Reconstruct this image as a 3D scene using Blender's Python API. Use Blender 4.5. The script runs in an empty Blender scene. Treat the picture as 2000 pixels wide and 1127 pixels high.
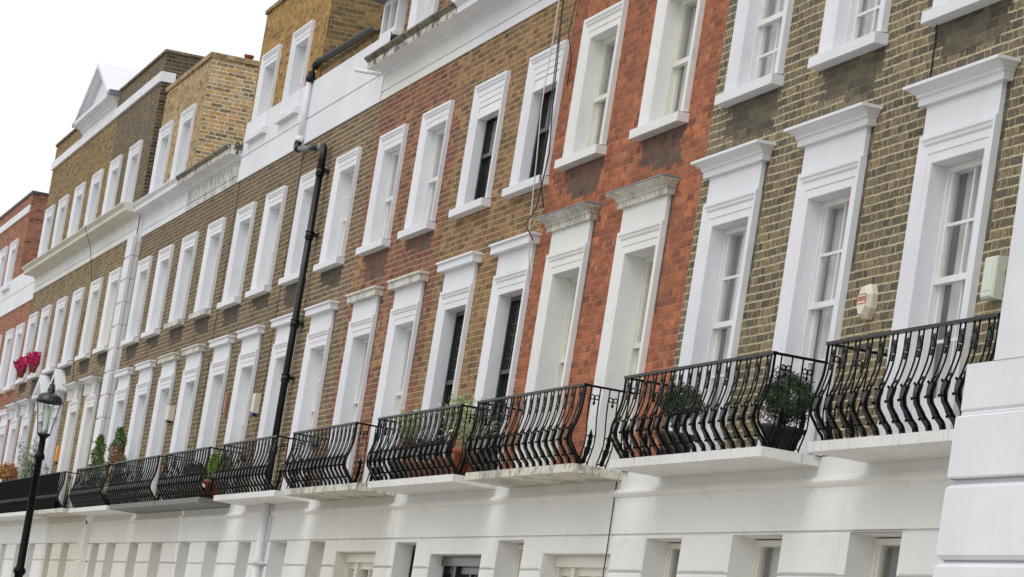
import bpy, math, random
from mathutils import Matrix, Vector
random.seed(7)
S = bpy.context.scene
# ------------------------------------------------------------------ camera
YAW, PITCH, ROLL, FPX = 0.24426114, 0.11678882, 0.15985944, 6781.01
fw = Vector((-math.cos(YAW)*math.cos(PITCH), math.sin(YAW)*math.cos(PITCH), math.sin(PITCH)))
rt = fw.cross(Vector((0, 0, 1))).normalized(); up = rt.cross(fw)
r2 = math.cos(ROLL)*rt + math.sin(ROLL)*up; u2 = -math.sin(ROLL)*rt + math.cos(ROLL)*up
cd = bpy.data.cameras.new('camera'); cam = bpy.data.objects.new('camera', cd)
S.collection.objects.link(cam)
m = Matrix((r2, u2, -fw)).transposed().to_4x4(); m.translation = Vector((0, -9.25, 1.65)); cam.matrix_world = m
cd.sensor_width = 36; cd.lens = FPX/2000*36; cd.clip_end = 3000; cd.clip_start = 0.5
S.camera = cam
# ------------------------------------------------------------------ sky, sun, exposure
SUN_EL, SUN_AZ = math.radians(52), math.radians(150)     # azimuth measured clockwise from north (+Y)
w = bpy.data.worlds.new('World'); S.world = w; w.use_nodes = True
nt = w.node_tree; nt.nodes.clear()
sky = nt.nodes.new('ShaderNodeTexSky'); sky.sky_type = 'NISHITA'; sky.sun_disc = False
sky.sun_elevation = SUN_EL; sky.sun_rotation = SUN_AZ; sky.air_density = 1.0; sky.dust_density = 3.0; sky.ozone_density = 1.0
hs = nt.nodes.new('ShaderNodeHueSaturation'); hs.inputs['Saturation'].default_value = 0.16; hs.inputs['Value'].default_value = 1.0
bg = nt.nodes.new('ShaderNodeBackground'); bg.inputs['Strength'].default_value = 0.15
out = nt.nodes.new('ShaderNodeOutputWorld')
nt.links.new(sky.outputs[0], hs.inputs['Color']); # overcast: an even pale cloud sheet with faint mottling covers most of the sky
tcw = nt.nodes.new('ShaderNodeTexCoord'); nzw = nt.nodes.new('ShaderNodeTexNoise'); nzw.inputs['Scale'].default_value = 2.5; nzw.inputs['Detail'].default_value = 5
nt.links.new(tcw.outputs['Generated'], nzw.inputs['Vector'])
crw = nt.nodes.new('ShaderNodeValToRGB'); crw.color_ramp.elements[0].position = .3; crw.color_ramp.elements[0].color = (.88, .90, .895, 1); crw.color_ramp.elements[1].position = .7; crw.color_ramp.elements[1].color = (1, 1, 1, 1)
nt.links.new(nzw.outputs['Fac'], crw.inputs[0])
vmw = nt.nodes.new('ShaderNodeVectorMath'); vmw.operation = 'SCALE'; vmw.inputs['Scale'].default_value = 5.6; nt.links.new(crw.outputs[0], vmw.inputs[0])
mxw = nt.nodes.new('ShaderNodeMix'); mxw.data_type = 'RGBA'; mxw.inputs[0].default_value = .8
nt.links.new(hs.outputs[0], mxw.inputs[6]); nt.links.new(vmw.outputs[0], mxw.inputs[7]); nt.links.new(mxw.outputs[2], bg.inputs[0]); nt.links.new(bg.outputs[0], out.inputs[0])
sl = bpy.data.lights.new('sun', 'SUN'); sl.energy = 0.6; sl.angle = math.radians(40); sl.color = (1.0, 0.97, 0.93)
so = bpy.data.objects.new('sun', sl); S.collection.objects.link(so)
sd = Vector((math.sin(SUN_AZ)*math.cos(SUN_EL), math.cos(SUN_AZ)*math.cos(SUN_EL), math.sin(SUN_EL)))
so.rotation_euler = sd.to_track_quat('Z', 'Y').to_euler()
S.view_settings.view_transform = 'Standard'; S.view_settings.look = 'None'
S.view_settings.gamma = 1; S.view_settings.exposure = 0.36; S.view_settings.use_curve_mapping = False
S.render.engine = 'CYCLES'

# ------------------------------------------------------------------ materials
def lin(c):
    return tuple(((v/255)/12.92 if v/255 <= .04045 else ((v/255+.055)/1.055)**2.4) for v in c)
def alb(c, k=1.0):          # base colour from an sRGB triple
    l = lin(c); return (l[0]*k, l[1]*k, l[2]*k, 1)
class G:
    def __init__(s, name):
        s.m = bpy.data.materials.new(name); s.m.use_nodes = True; s.t = s.m.node_tree
        s.p = s.t.nodes['Principled BSDF']; s.out = s.t.nodes['Material Output']
    def n(s, typ, **kw):
        nd = s.t.nodes.new(typ)
        for k, v in kw.items(): setattr(nd, k, v)
        return nd
    def l(s, a, b): s.t.links.new(a, b)
    def math(s, op, a, b=None, c=None, clamp=False):
        nd = s.n('ShaderNodeMath', operation=op, use_clamp=clamp)
        for i, v in enumerate((a, b, c)):
            if v is None: continue
            if isinstance(v, (int, float)): nd.inputs[i].default_value = v
            else: s.l(v, nd.inputs[i])
        return nd.outputs[0]
    def ss(s, v, lo, hi):
        nd = s.n('ShaderNodeMapRange', interpolation_type='SMOOTHSTEP')
        s.l(v, nd.inputs[0]); nd.inputs[1].default_value = lo; nd.inputs[2].default_value = hi
        return nd.outputs[0]
    def mix(s, f, a, b, bt='MIX'):
        nd = s.n('ShaderNodeMix', data_type='RGBA', blend_type=bt)
        for i, v in ((0, f), (6, a), (7, b)):
            if isinstance(v, (int, float)): nd.inputs[i].default_value = v
            elif isinstance(v, tuple): nd.inputs[i].default_value = v
            else: s.l(v, nd.inputs[i])
        return nd.outputs[2]
    def noise(s, scale, detail=3, vec=None, rough=.5, dim='3D'):
        nd = s.n('ShaderNodeTexNoise', noise_dimensions=dim)
        nd.inputs['Scale'].default_value = scale; nd.inputs['Detail'].default_value = detail; nd.inputs['Roughness'].default_value = rough
        if vec is not None: s.l(vec, nd.inputs['Vector'])
        return nd.outputs['Fac']
    def obj(s, scale=(1, 1, 1)):
        tc = s.n('ShaderNodeTexCoord'); mp = s.n('ShaderNodeMapping'); s.l(tc.outputs['Object'], mp.inputs[0])
        mp.inputs['Scale'].default_value = scale
        return mp.outputs[0]
    def ramp(s, f, stops):
        nd = s.n('ShaderNodeValToRGB'); cr = nd.color_ramp
        while len(cr.elements) > 1: cr.elements.remove(cr.elements[-1])
        cr.elements[0].position = stops[0][0]; cr.elements[0].color = stops[0][1]
        for p_, c_ in stops[1:]:
            e = cr.elements.new(p_); e.color = c_
        s.l(f, nd.inputs[0]); return nd.outputs[0]
    def bump(s, h, strength, dist=.01):
        nd = s.n('ShaderNodeBump'); nd.inputs['Strength'].default_value = strength; nd.inputs['Distance'].default_value = dist
        s.l(h, nd.inputs['Height']); s.l(nd.outputs[0], s.p.inputs['Normal'])

def brick(name, cols, mortar, cols2=None, patch=(.45, .6), patch_scale=.35, K=1.22, mort_amt=1.0, soot=.35, seed=0., sat=.90, burnt=.55, fleck=.2, blot=.5, mw=.0062, vj=.62):
    """Flemish bond: every course alternates stretchers and headers."""
    g = G(name); v = g.obj()
    sx = g.n('ShaderNodeSeparateXYZ'); g.l(v, sx.inputs[0])
    wob = g.noise(1.3, 2, v)
    U = g.math('ADD', g.math('ADD', g.math('ADD', sx.outputs[0], sx.outputs[1]), 200.0), g.math('MULTIPLY', g.noise(6, 3, g.obj((1, 1, 2.2))), .05))
    V = g.math('ADD', g.math('ADD', sx.outputs[2], g.math('MULTIPLY', g.math('SUBTRACT', wob, .5), .024)), g.math('MULTIPLY', g.math('SUBTRACT', g.noise(7, 2, v), .5), .010))
    rowf = g.math('DIVIDE', V, .0757); row = g.math('FLOOR', rowf); fv = g.math('FRACT', rowf)
    wr = g.n('ShaderNodeTexWhiteNoise', noise_dimensions='1D'); g.l(g.math('ADD', row, seed), wr.inputs['W'])
    uo = g.math('ADD', g.math('ADD', g.math('DIVIDE', U, .345), g.math('MULTIPLY', row, .5)), g.math('MULTIPLY', wr.outputs['Value'], .12))
    cell = g.math('FLOOR', uo); fu = g.math('FRACT', uo)
    isH = g.math('GREATER_THAN', fu, .665)
    cid = g.math('ADD', g.math('MULTIPLY', cell, 2), isH)
    cb = g.n('ShaderNodeCombineXYZ'); g.l(cid, cb.inputs[0]); g.l(row, cb.inputs[1]); cb.inputs[2].default_value = seed
    wn = g.n('ShaderNodeTexWhiteNoise', noise_dimensions='3D'); g.l(cb.outputs[0], wn.inputs['Vector'])
    a = g.math('ABSOLUTE', g.math('SUBTRACT', fu, .665)); b = g.math('MINIMUM', fu, g.math('SUBTRACT', 1.0, fu))
    du = g.math('MULTIPLY', g.math('MINIMUM', a, b), .345/vj)
    dv = g.math('MULTIPLY', g.math('MINIMUM', fv, g.math('SUBTRACT', 1.0, fv)), .0757)
    d = g.math('MINIMUM', du, dv)
    fine = g.noise(55, 3, v, .7)
    d2 = g.math('ADD', d, g.math('MULTIPLY', g.math('SUBTRACT', fine, .5), .016))
    mm = g.ss(d2, mw+.0026, mw-.0018)
    n = len(cols)
    r1 = g.ramp(wn.outputs['Value'], [((i+.0)/n, alb(c, K)) for i, c in enumerate(cols)])
    if cols2:
        r_2 = g.ramp(wn.outputs['Value'], [((i+.0)/len(cols2), alb(c, K)) for i, c in enumerate(cols2)])
        mp = g.ss(g.math('ADD', g.noise(patch_scale, 3, v), g.math('MULTIPLY', g.math('SUBTRACT', wn.outputs['Value'], .5), .12)), patch[0], patch[1])
        r1 = g.mix(mp, r1, r_2)
    sc = g.n('ShaderNodeSeparateColor'); g.l(wn.outputs['Color'], sc.inputs[0])      # some burnt bricks, some pale ones
    r1 = g.mix(g.math('MULTIPLY', g.ss(sc.outputs[1], .72, .84), burnt), r1, alb((60, 52, 46), K))
    r1 = g.mix(g.math('MULTIPLY', g.ss(sc.outputs[2], .80, .92), .4), r1, alb(tuple(min(255, int(x*1.3)) for x in cols[-1]), K))
    sv = g.obj((1, 1, .42))
    r1 = g.mix(g.math('MULTIPLY', g.ss(g.noise(34, 4, sv, .8), .46, .62), blot), r1, alb((58, 53, 48), K*.8))
    r1 = g.mix(g.math('MULTIPLY', g.ss(g.noise(30, 3, g.obj((1, 1, .5)), .7), .56, .7), .35), r1, alb(mortar, K))
    mcol = g.mix(g.ss(g.noise(9, 3, v), .35, .75), alb(mortar, K), alb(tuple(int(x*.82) for x in mortar), K))
    col = g.mix(g.math('MULTIPLY', mm, mort_amt), r1, mcol)
    st = g.ss(g.noise(.55, 5, g.obj((1, 1, .8)), .62), .50, .78)
    col = g.mix(g.math('MULTIPLY', st, soot), col, alb((70, 66, 60), K*.85))
    col = g.mix(g.math('MULTIPLY', g.ss(g.noise(48, 4, g.obj((1, 1, .7)), .8),   .52, .66), fleck), col, alb(tuple(min(255, int(x*1.12+10)) for x in mortar), K))
    hs_ = g.n('ShaderNodeHueSaturation'); hs_.inputs['Saturation'].default_value = sat; g.l(col, hs_.inputs['Color']); col = hs_.outputs[0]
    g.l(col, g.p.inputs['Base Color']); g.p.inputs['Roughness'].default_value = .88
    g.p.inputs['Specular IOR Level'].default_value = .2
    h = g.math('SUBTRACT', g.math('MULTIPLY', g.noise(40, 4, v, .8), .8), mm)
    g.bump(h, .75, .009)
    return g.m

def stucco(name, c=(232, 232, 233), dirt=.25, dc=(150, 145, 132), streak=0., grime=0., rough=.55, crack=.35):
    g = G(name); v = g.obj()
    base = g.mix(g.ss(g.noise(.8, 4, v), .35, .75), alb(c, 1.0), alb(tuple(int(x*.955) for x in c), 1.0))
    if dirt: base = g.mix(g.math('MULTIPLY', g.ss(g.noise(2.6, 7, v, .7), .54, .8), dirt), base, alb(dc))
    # crack lines and hairline chips
    vo = g.n('ShaderNodeTexVoronoi', feature='DISTANCE_TO_EDGE'); vo.inputs['Scale'].default_value = .9
    wv = g.n('ShaderNodeVectorMath', operation='ADD'); g.l(v, wv.inputs[0])
    nz = g.n('ShaderNodeTexNoise'); nz.inputs['Scale'].default_value = 3; nz.inputs['Detail'].default_value = 4; g.l(v, nz.inputs['Vector']); g.l(nz.outputs['Color'], wv.inputs[1]); g.l(wv.outputs[0], vo.inputs['Vector'])
    ck = g.math('MULTIPLY', g.ss(vo.outputs['Distance'], .006, .0), g.ss(g.noise(.7, 2, v), .56, .66))
    base = g.mix(g.math('MULTIPLY', ck, crack), base, alb((120, 115, 108)))
    if streak:
        sv = g.obj((22, 22, 1.3)); s1 = g.ss(g.noise(1, 5, sv, .75), .52, .68)
        base = g.mix(g.math('MULTIPLY', s1, streak), base, alb((96, 92, 80)))
    if grime:
        bl = g.ss(g.math('ADD', g.noise(6, 7, g.obj((1, 1, .8)), .85), g.math('MULTIPLY', g.math('SUBTRACT', g.noise(1.1, 2, v), .5), .25)), .50, .525)
        base = g.mix(g.math('MULTIPLY', bl, grime), base, alb((56, 52, 42)))
        s2 = g.ss(g.noise(1, 5, g.obj((30, 30, 4)), .8), .53, .58)
        base = g.mix(g.math('MULTIPLY', s2, grime*.85), base, alb((92, 86, 70)))
    g.l(base, g.p.inputs['Base Color']); g.p.inputs['Roughness'].default_value = rough
    g.p.inputs['Specular IOR Level'].default_value = .3
    g.bump(g.math('ADD', g.noise(6, 4, v), g.math('MULTIPLY', g.noise(45, 3, v), .25)), .25, .012)
    return g.m

def plain(name, c, rough=.5, metal=0., bump=0., var=.12, vs=6, spec=.5, k=1.0):
    g = G(name); v = g.obj()
    base = g.mix(g.ss(g.noise(vs, 4, v), .3, .75), alb(c, k), alb(c, k*(1-var)))
    g.l(base, g.p.inputs['Base Color']); g.p.inputs['Roughness'].default_value = rough; g.p.inputs['Metallic'].default_value = metal
    g.p.inputs['Specular IOR Level'].default_value = spec
    if bump: g.bump(g.noise(30, 4, v), bump, .01)
    return g.m

def glass(name, refl=1.0):
    g = G(name); g.t.nodes.remove(g.p)
    tr = g.n('ShaderNodeBsdfTransparent'); tr.inputs[0].default_value = (.93, .95, .94, 1)
    gl = g.n('ShaderNodeBsdfGlossy'); gl.inputs['Roughness'].default_value = .02; gl.inputs[0].default_value = (.9, .9, .9, 1)
    v = g.obj(); bp = g.n('ShaderNodeBump'); bp.inputs['Strength'].default_value = .12; bp.inputs['Distance'].default_value = .02
    g.l(g.noise(2.2, 2, v), bp.inputs['Height']); g.l(bp.outputs[0], gl.inputs['Normal'])
    fr = g.n('ShaderNodeFresnel'); fr.inputs[0].default_value = 1.5; mx = g.n('ShaderNodeMixShader')
    geo = g.n('ShaderNodeNewGeometry')
    g.l(g.math('MINIMUM', g.math('MULTIPLY', fr.outputs[0], refl), g.math('ADD', .06, g.math('MULTIPLY', g.math('SUBTRACT', 1.0, geo.outputs['Backfacing']), .6))), mx.inputs[0]); g.l(tr.outputs[0], mx.inputs[1]); g.l(gl.outputs[0], mx.inputs[2]); g.l(mx.outputs[0], g.out.inputs[0])
    return g.m

def leafmat(name, c1, c2, rough=.5):
    g = G(name); v = g.obj()
    geo = g.n('ShaderNodeNewGeometry'); rn = geo.outputs['Random Per Island']
    f = g.math('ADD', g.math('MULTIPLY', rn, .7), g.math('MULTIPLY', g.noise(9, 2, v), .3))
    g.l(g.mix(f, alb(c1), alb(c2)), g.p.inputs['Base Color']); g.p.inputs['Roughness'].default_value = rough
    return g.m

STOCK = [(88, 80, 68), (106, 94, 72), (124, 108, 74), (96, 86, 70), (140, 118, 76), (112, 96, 72), (84, 78, 70), (126, 110, 80), (100, 88, 66)]
M = {
 'brick_olive': brick('brick_olive', STOCK, (178, 164, 122), soot=.22, seed=1, mw=.0078, blot=.8, sat=.78, K=1.28),
 'brick_red': brick('brick_red', [(162, 86, 50), (172, 94, 54), (152, 80, 50), (164, 88, 50), (178, 106, 64), (140, 76, 52), (156, 84, 52), (170, 96, 56)], (170, 118, 86), seed=2, soot=.3, mw=.0060, mort_amt=.7, blot=.66, sat=.92, fleck=.10, K=1.16, burnt=.38),
 'brick_tan': brick('brick_tan', [(148, 114, 70), (130, 100, 66), (162, 126, 78), (112, 88, 64), (140, 102, 66), (122, 94, 62), (154, 110, 70)], (176, 154, 112), cols2=[(150, 84, 60), (132, 80, 62), (160, 104, 70), (120, 84, 66)], patch=(.56, .66), patch_scale=.5, seed=3, soot=.34, mw=.0072, blot=.62, sat=.92, K=1.12),
 'brick_maroon': brick('brick_maroon', [(140, 76, 60), (122, 68, 58), (154, 90, 66), (110, 66, 58), (146, 98, 70)], (172, 150, 120), cols2=[(156, 120, 76), (136, 100, 70), (112, 88, 66), (170, 130, 84)], patch=(.56, .66), patch_scale=.6, sat=.95, K=1.08, seed=4, soot=.35, mw=.0070, blot=.5),
 'brick_umber': brick('brick_umber', [(114, 94, 72), (102, 86, 68), (130, 106, 76), (92, 78, 66), (122, 92, 70), (108, 86, 68)], (176, 158, 122), cols2=[(118, 84, 70), (104, 78, 66), (128, 96, 76)], patch=(.55, .65), seed=5, soot=.3, mw=.0076, blot=.6),
 'brick_drab': brick('brick_drab', [(112, 96, 72), (98, 84, 66), (126, 106, 76), (88, 78, 64), (106, 88, 70)], (164, 146, 112), seed=6, soot=.36, mw=.0076, blot=.65),
 'brick_sand': brick('brick_sand', [(140, 118, 82), (124, 104, 76), (152, 128, 86), (108, 92, 72)], (170, 152, 114), seed=7, soot=.35, mw=.0068, blot=.6),
 'brick_gold': brick('brick_gold', [(170, 132, 74), (156, 120, 70), (180, 144, 84), (142, 110, 68)], (172, 144, 96), sat=1.0, seed=8, soot=.16, mw=.0050),
 'brick_pale': brick('brick_pale', [(176, 148, 98), (160, 132, 88), (186, 158, 108), (148, 124, 88)], (190, 168, 126), seed=9, soot=.12, mw=.0052),
 'brick_yellow_mix': brick('brick_yellow_mix', [(190, 146, 72), (176, 150, 96), (108, 92, 82), (196, 158, 96), (170, 122, 74), (186, 168, 118), (150, 110, 76), (180, 132, 60)], (214, 204, 178), seed=10, soot=.08, mw=.0092, blot=.25, vj=.9),
 'brick_dark': brick('brick_dark', [(98, 84, 64), (84, 74, 60), (112, 94, 68), (72, 66, 58)], (160, 142, 108), seed=11, soot=.3, mw=.0066),
 'brick_black': brick('brick_black', [(66, 60, 54), (78, 70, 58), (56, 52, 50), (92, 80, 62)], (142, 130, 104), seed=12, soot=.2, mw=.0060),
 'brick_ochre': brick('brick_ochre', [(146, 116, 66), (128, 102, 62), (158, 126, 72), (104, 88, 62)], (160, 136, 90), seed=13, soot=.3, mw=.0066),
 'brick_orange': brick('brick_orange', [(160, 100, 74), (150, 90, 68), (168, 108, 78), (138, 84, 64)], (174, 130, 100), seed=14, soot=.1, mw=.0050, mort_amt=.8),
 'dark_olive': brick('dark_olive', [(86, 81, 70), (94, 87, 74), (80, 75, 66), (100, 92, 76)], (120, 112, 90), seed=1, soot=.5, mw=.0045, mort_amt=.8),
 'dark_red': brick('dark_red', [(112, 78, 66), (100, 76, 68), (120, 82, 66), (96, 76, 68)], (124, 96, 80), seed=2, soot=.5, mw=.0045, mort_amt=.8),
 'dark_umber': brick('dark_umber', [(88, 78, 66), (82, 74, 66), (94, 82, 68), (78, 72, 66)], (112, 102, 84), seed=6, soot=.5, mw=.0045, mort_amt=.8),
 'white': stucco('white_paint', (232, 234, 240), dirt=.16, crack=.14, streak=.05),
 'white_wall': stucco('white_stucco', (233, 233, 232), dirt=.28, streak=.05), 'scuffed': stucco('scuffed_stucco', (224, 222, 217), dirt=.5, dc=(158, 150, 136), streak=.16),
 'cream': stucco('cream_paint', (234, 235, 235), dirt=.22, grime=.0),
 'worn': stucco('worn_stucco', (218, 214, 204), dirt=.5, dc=(132, 124, 106), streak=.25),
 'grimy': stucco('grimy_stucco', (226, 223, 214), dirt=.35, streak=.0, grime=.95),
 'chipped': stucco('chipped_stucco', (224, 222, 214), dirt=.5, streak=.25, grime=.35),
 'mossy': stucco('mossy_stucco', (132, 126, 102), dirt=.8, dc=(84, 78, 58), streak=.9, grime=.95),
 'drip': stucco('drip_stucco', (230, 229, 228), dirt=.3, streak=.35, grime=.5),
 'edge': stucco('slab_edge', (230, 230, 230), dirt=.3, streak=.45),
 'edge_dirty': stucco('slab_edge_dirty', (222, 219, 208), dirt=.6, streak=.7, grime=.5),
 'slate_grey': plain('grey_slab_paint', (118, 119, 117), .6, bump=.2),
 'iron': plain('black_iron', (13, 14, 14), .36, spec=.14, var=.4, vs=20),
 'pipe_black': plain('black_pipe_paint', (24, 29, 27), .33, spec=.45, var=.3),
 'lead': plain('lead', (120, 126, 136), .5, metal=.2, bump=.3),
 'gutter': plain('gutter_paint', (34, 44, 50), .45, spec=.3),
 'frame_black': plain('black_gloss_paint', (24, 26, 28), .25, spec=.6),
 'frame_white': plain('white_gloss_paint', (230, 231, 230), .3, var=.06),
 'frame_cream': plain('cream_gloss_paint', (228, 226, 216), .35, var=.08),
 'curtain': plain('net_curtain', (220, 222, 222), .9, var=.2, vs=3),
 'curtain_dark': plain('grey_curtain', (150, 150, 148), .9, var=.3, vs=3),
 'blind': plain('brown_blind', (118, 108, 94), .9, var=.1, vs=2),
 'room': plain('room_dark', (92, 90, 88), .95),
 'slate': plain('roof_slate', (74, 76, 82), .6, bump=.4, var=.3),
 'terracotta': plain('terracotta', (160, 86, 62), .75, var=.25),
 'urn': plain('dark_urn', (48, 50, 44), .6, var=.3),
 'soil': plain('soil', (50, 40, 32), .95),
 'alarm': plain('alarm_plastic', (222, 216, 198), .4, var=.08),
 'alarm_pale': plain('alarm_pale_plastic', (214, 222, 208), .4, var=.08),
 'alarm_brown': plain('alarm_brown_plastic', (150, 112, 92), .5),
 'orange_box': plain('orange_plastic', (232, 160, 40), .45),
 'blue': plain('blue_plastic', (40, 50, 140), .4),
 'red_print': plain('red_print', (206, 92, 66), .6, var=.05),
 'cable_white': plain('white_cable', (206, 206, 204), .5),
 'fabric': plain('black_netting', (13, 14, 15), 1.0, var=.5, vs=9, spec=.05),
 'asphalt': plain('asphalt', (140, 136, 130), .9, bump=.5, var=.25, vs=30),
 'paving': plain('paving', (200, 193, 180), .85, bump=.3, var=.18, vs=4),
 'ground': plain('ground', (150, 146, 138), .95, bump=.3),
 'road_paint': plain('road_paint', (225, 222, 210), .7),
 'glass': glass('window_glass', 1.5), 'glass_lamp': glass('lantern_glass', .9),
 'bark': plain('bark', (92, 78, 62), .9, bump=.5, var=.3, vs=15),
 'leaf_dark': leafmat('leaf_dark', (34, 54, 28), (62, 86, 46)),
 'leaf_conifer': leafmat('leaf_conifer', (54, 86, 34), (110, 138, 58)),
 'leaf_brown': leafmat('leaf_brown', (128, 84, 50), (150, 108, 66)),
 'leaf_olive': leafmat('leaf_olive', (96, 116, 90), (150, 166, 138)),
 'leaf_pale': leafmat('leaf_pale', (130, 152, 92), (222, 228, 190)),
 'leaf_lime': leafmat('leaf_lime', (84, 122, 34), (150, 184, 66)),
 'leaf_rust': leafmat('leaf_rust', (150, 98, 52), (186, 140, 84)),
 'petal': leafmat('petal', (176, 14, 84), (228, 60, 132)),
}
# ------------------------------------------------------------------ mesh helpers
C = bpy.data.collections.new('place'); S.collection.children.link(C)
class MB:
    def __init__(s): s.v = []; s.f = []; s.mi = []; s.sm = []
    def quad(s, a, b, c, d, m=0): 
        i = len(s.v); s.v += [a, b, c, d]; s.f.append((i, i+1, i+2, i+3)); s.mi.append(m); s.sm.append(False)
    def poly(s, pts, m=0):
        i = len(s.v); s.v += list(pts); s.f.append(tuple(range(i, i+len(pts)))); s.mi.append(m); s.sm.append(False)
    def box(s, x0, x1, y0, y1, z0, z1, m=0):
        i = len(s.v)
        s.v += [(x0, y0, z0), (x1, y0, z0), (x1, y1, z0), (x0, y1, z0), (x0, y0, z1), (x1, y0, z1), (x1, y1, z1), (x0, y1, z1)]
        for f in ((0, 3, 2, 1), (4, 5, 6, 7), (0, 1, 5, 4), (1, 2, 6, 5), (2, 3, 7, 6), (3, 0, 4, 7)):
            s.f.append(tuple(i+k for k in f)); s.mi.append(m); s.sm.append(False)
    def tube(s, pts, r, n=6, m=0, cap=True, smooth=True, sq=None):
        """tube along points; r a number or list; sq=(a,b) makes it a flat bar"""
        pts = [Vector(p) for p in pts]; R = r if isinstance(r, (list, tuple)) else [r]*len(pts)
        base = len(s.v)
        for k, p in enumerate(pts):
            t = (pts[min(k+1, len(pts)-1)]-pts[max(k-1, 0)]).normalized()
            ref = Vector((0, 0, 1)) if abs(t.z) < .9 else Vector((1, 0, 0))
            a = t.cross(ref).normalized(); b = t.cross(a)
            for j in range(n):
                an = 2*math.pi*j/n + (math.pi/4 if n == 4 else 0)
                s.v.append(tuple(p+(a*math.cos(an)+b*math.sin(an))*R[k]))
        for k in range(len(pts)-1):
            for j in range(n):
                a0 = base+k*n+j; a1 = base+k*n+(j+1) % n
                s.f.append((a0, a1, a1+n, a0+n)); s.mi.append(m); s.sm.append(smooth and n > 4)
        if cap:
            s.f.append(tuple(base+j for j in reversed(range(n)))); s.mi.append(m); s.sm.append(False)
            e = base+(len(pts)-1)*n; s.f.append(tuple(e+j for j in range(n))); s.mi.append(m); s.sm.append(False)
    def lathe(s, cx, cy, prof, n=20, m=0, smooth=True):
        base = len(s.v)
        for r, z in prof:
            for j in range(n):
                an = 2*math.pi*j/n; s.v.append((cx+r*math.cos(an), cy+r*math.sin(an), z))
        for k in range(len(prof)-1):
            for j in range(n):
                a0 = base+k*n+j; a1 = base+k*n+(j+1) % n
                s.f.append((a0, a1, a1+n, a0+n)); s.mi.append(m); s.sm.append(smooth)
    def grid(s, x0, x1, z0, z1, y, holes=(), m=0, mats=()):
        """wall facing -Y with rectangular holes; mats: rectangles (x0,x1,z0,z1,slot)"""
        xs = {x0, x1}; zs = {z0, z1}
        for h in list(holes)+list(mats):
            for x in h[:2]:
                if x0 < x < x1: xs.add(x)
            for z in h[2:4]:
                if z0 < z < z1: zs.add(z)
        xs = sorted(xs); zs = sorted(zs)
        for i in range(len(xs)-1):
            for j in range(len(zs)-1):
                cx = (xs[i]+xs[i+1])/2; cz = (zs[j]+zs[j+1])/2
                if any(h[0] < cx < h[1] and h[2] < cz < h[3] for h in holes): continue
                mm = m
                for h in mats:
                    if h[0] < cx < h[1] and h[2] < cz < h[3]: mm = h[4]
                s.quad((xs[i], y, zs[j]), (xs[i+1], y, zs[j]), (xs[i+1], y, zs[j+1]), (xs[i], y, zs[j+1]), mm)
    def frame(s, x0, x1, z0, z1, prof, m=0, closed=False):
        """moulding round an opening; prof = [(inset from outer edge, y)]; open at the bottom unless closed"""
        for (d0, y0), (d1, y1) in zip(prof[:-1], prof[1:]):
            def P(d, y): return [(x0+d, y, z0+(d if closed else 0)), (x0+d, y, z1-d), (x1-d, y, z1-d), (x1-d, y, z0+(d if closed else 0))]
            a = P(d0, y0); b = P(d1, y1); rng = range(4) if closed else range(3)
            for k in rng:
                k2 = (k+1) % 4; s.quad(a[k], a[k2], b[k2], b[k], m)
    def plan(s, x0, x1, yw, prof, m=0, cap=True):
        """moulding round the front of a projecting block; prof = [(out, z)] from bottom to top"""
        L = [[(x0-o, yw, z), (x0-o, yw-o, z), (x1+o, yw-o, z), (x1+o, yw, z)] for o, z in prof]
        for a, b in zip(L[:-1], L[1:]):
            for k in range(3): s.quad(a[k], a[k+1], b[k+1], b[k], m)
        if cap:
            s.poly(list(reversed(L[0])), m); s.poly(L[-1], m)
    def build(s, name, mats, parent=None, org=None):
        me = bpy.data.meshes.new(name)
        o_ = org if org is not None else (ORG.get(parent.name, Vector((0, 0, 0))) if parent is not None else Vector((0, 0, 0)))
        me.from_pydata([(v[0]-o_[0], v[1]-o_[1], v[2]-o_[2]) for v in s.v], [], s.f)
        for k in (mats if isinstance(mats, (list, tuple)) else [mats]): me.materials.append(M[k])
        for i, p in enumerate(me.polygons): p.material_index = s.mi[i]; p.use_smooth = s.sm[i]
        me.update()
        ob = bpy.data.objects.new(name, me); C.objects.link(ob)
        if parent is not None: ob.parent = parent; ORG[ob.name] = o_
        else:
            ob.location = o_; ORG[ob.name] = Vector(o_)
        return ob
ORG = {}
def thing(name, label, cat, loc, group=None):
    o = bpy.data.objects.new(name, None); C.objects.link(o); o.location = loc; ORG[o.name] = Vector(loc)
    o.empty_display_size = .3; o['label'] = label; o['category'] = cat
    if group: o['group'] = group
    return o
def tag(o, label, cat, group=None):
    o['label'] = label; o['category'] = cat
    if group: o['group'] = group
def struct(o): o['kind'] = 'structure'; return o

# ------------------------------------------------------------------ ground, road, pavement
g = MB(); g.quad((-900, -900, -.012), (900, -900, -.012), (900, 900, -.012), (-900, 900, -.012)); struct(g.build('ground', 'ground'))
g = MB(); g.quad((-400, -15.6, -.006), (200, -15.6, -.006), (200, -4.6, -.006), (-400, -4.6, -.006)); struct(g.build('road', 'asphalt'))
g = MB(); g.box(-400, 200, -4.6, -.02, -.004, .12); struct(g.build('pavement', 'paving'))
g = MB(); g.box(-400, 200, -19, -15.6, -.004, .12); struct(g.build('far_pavement', 'paving'))

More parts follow.
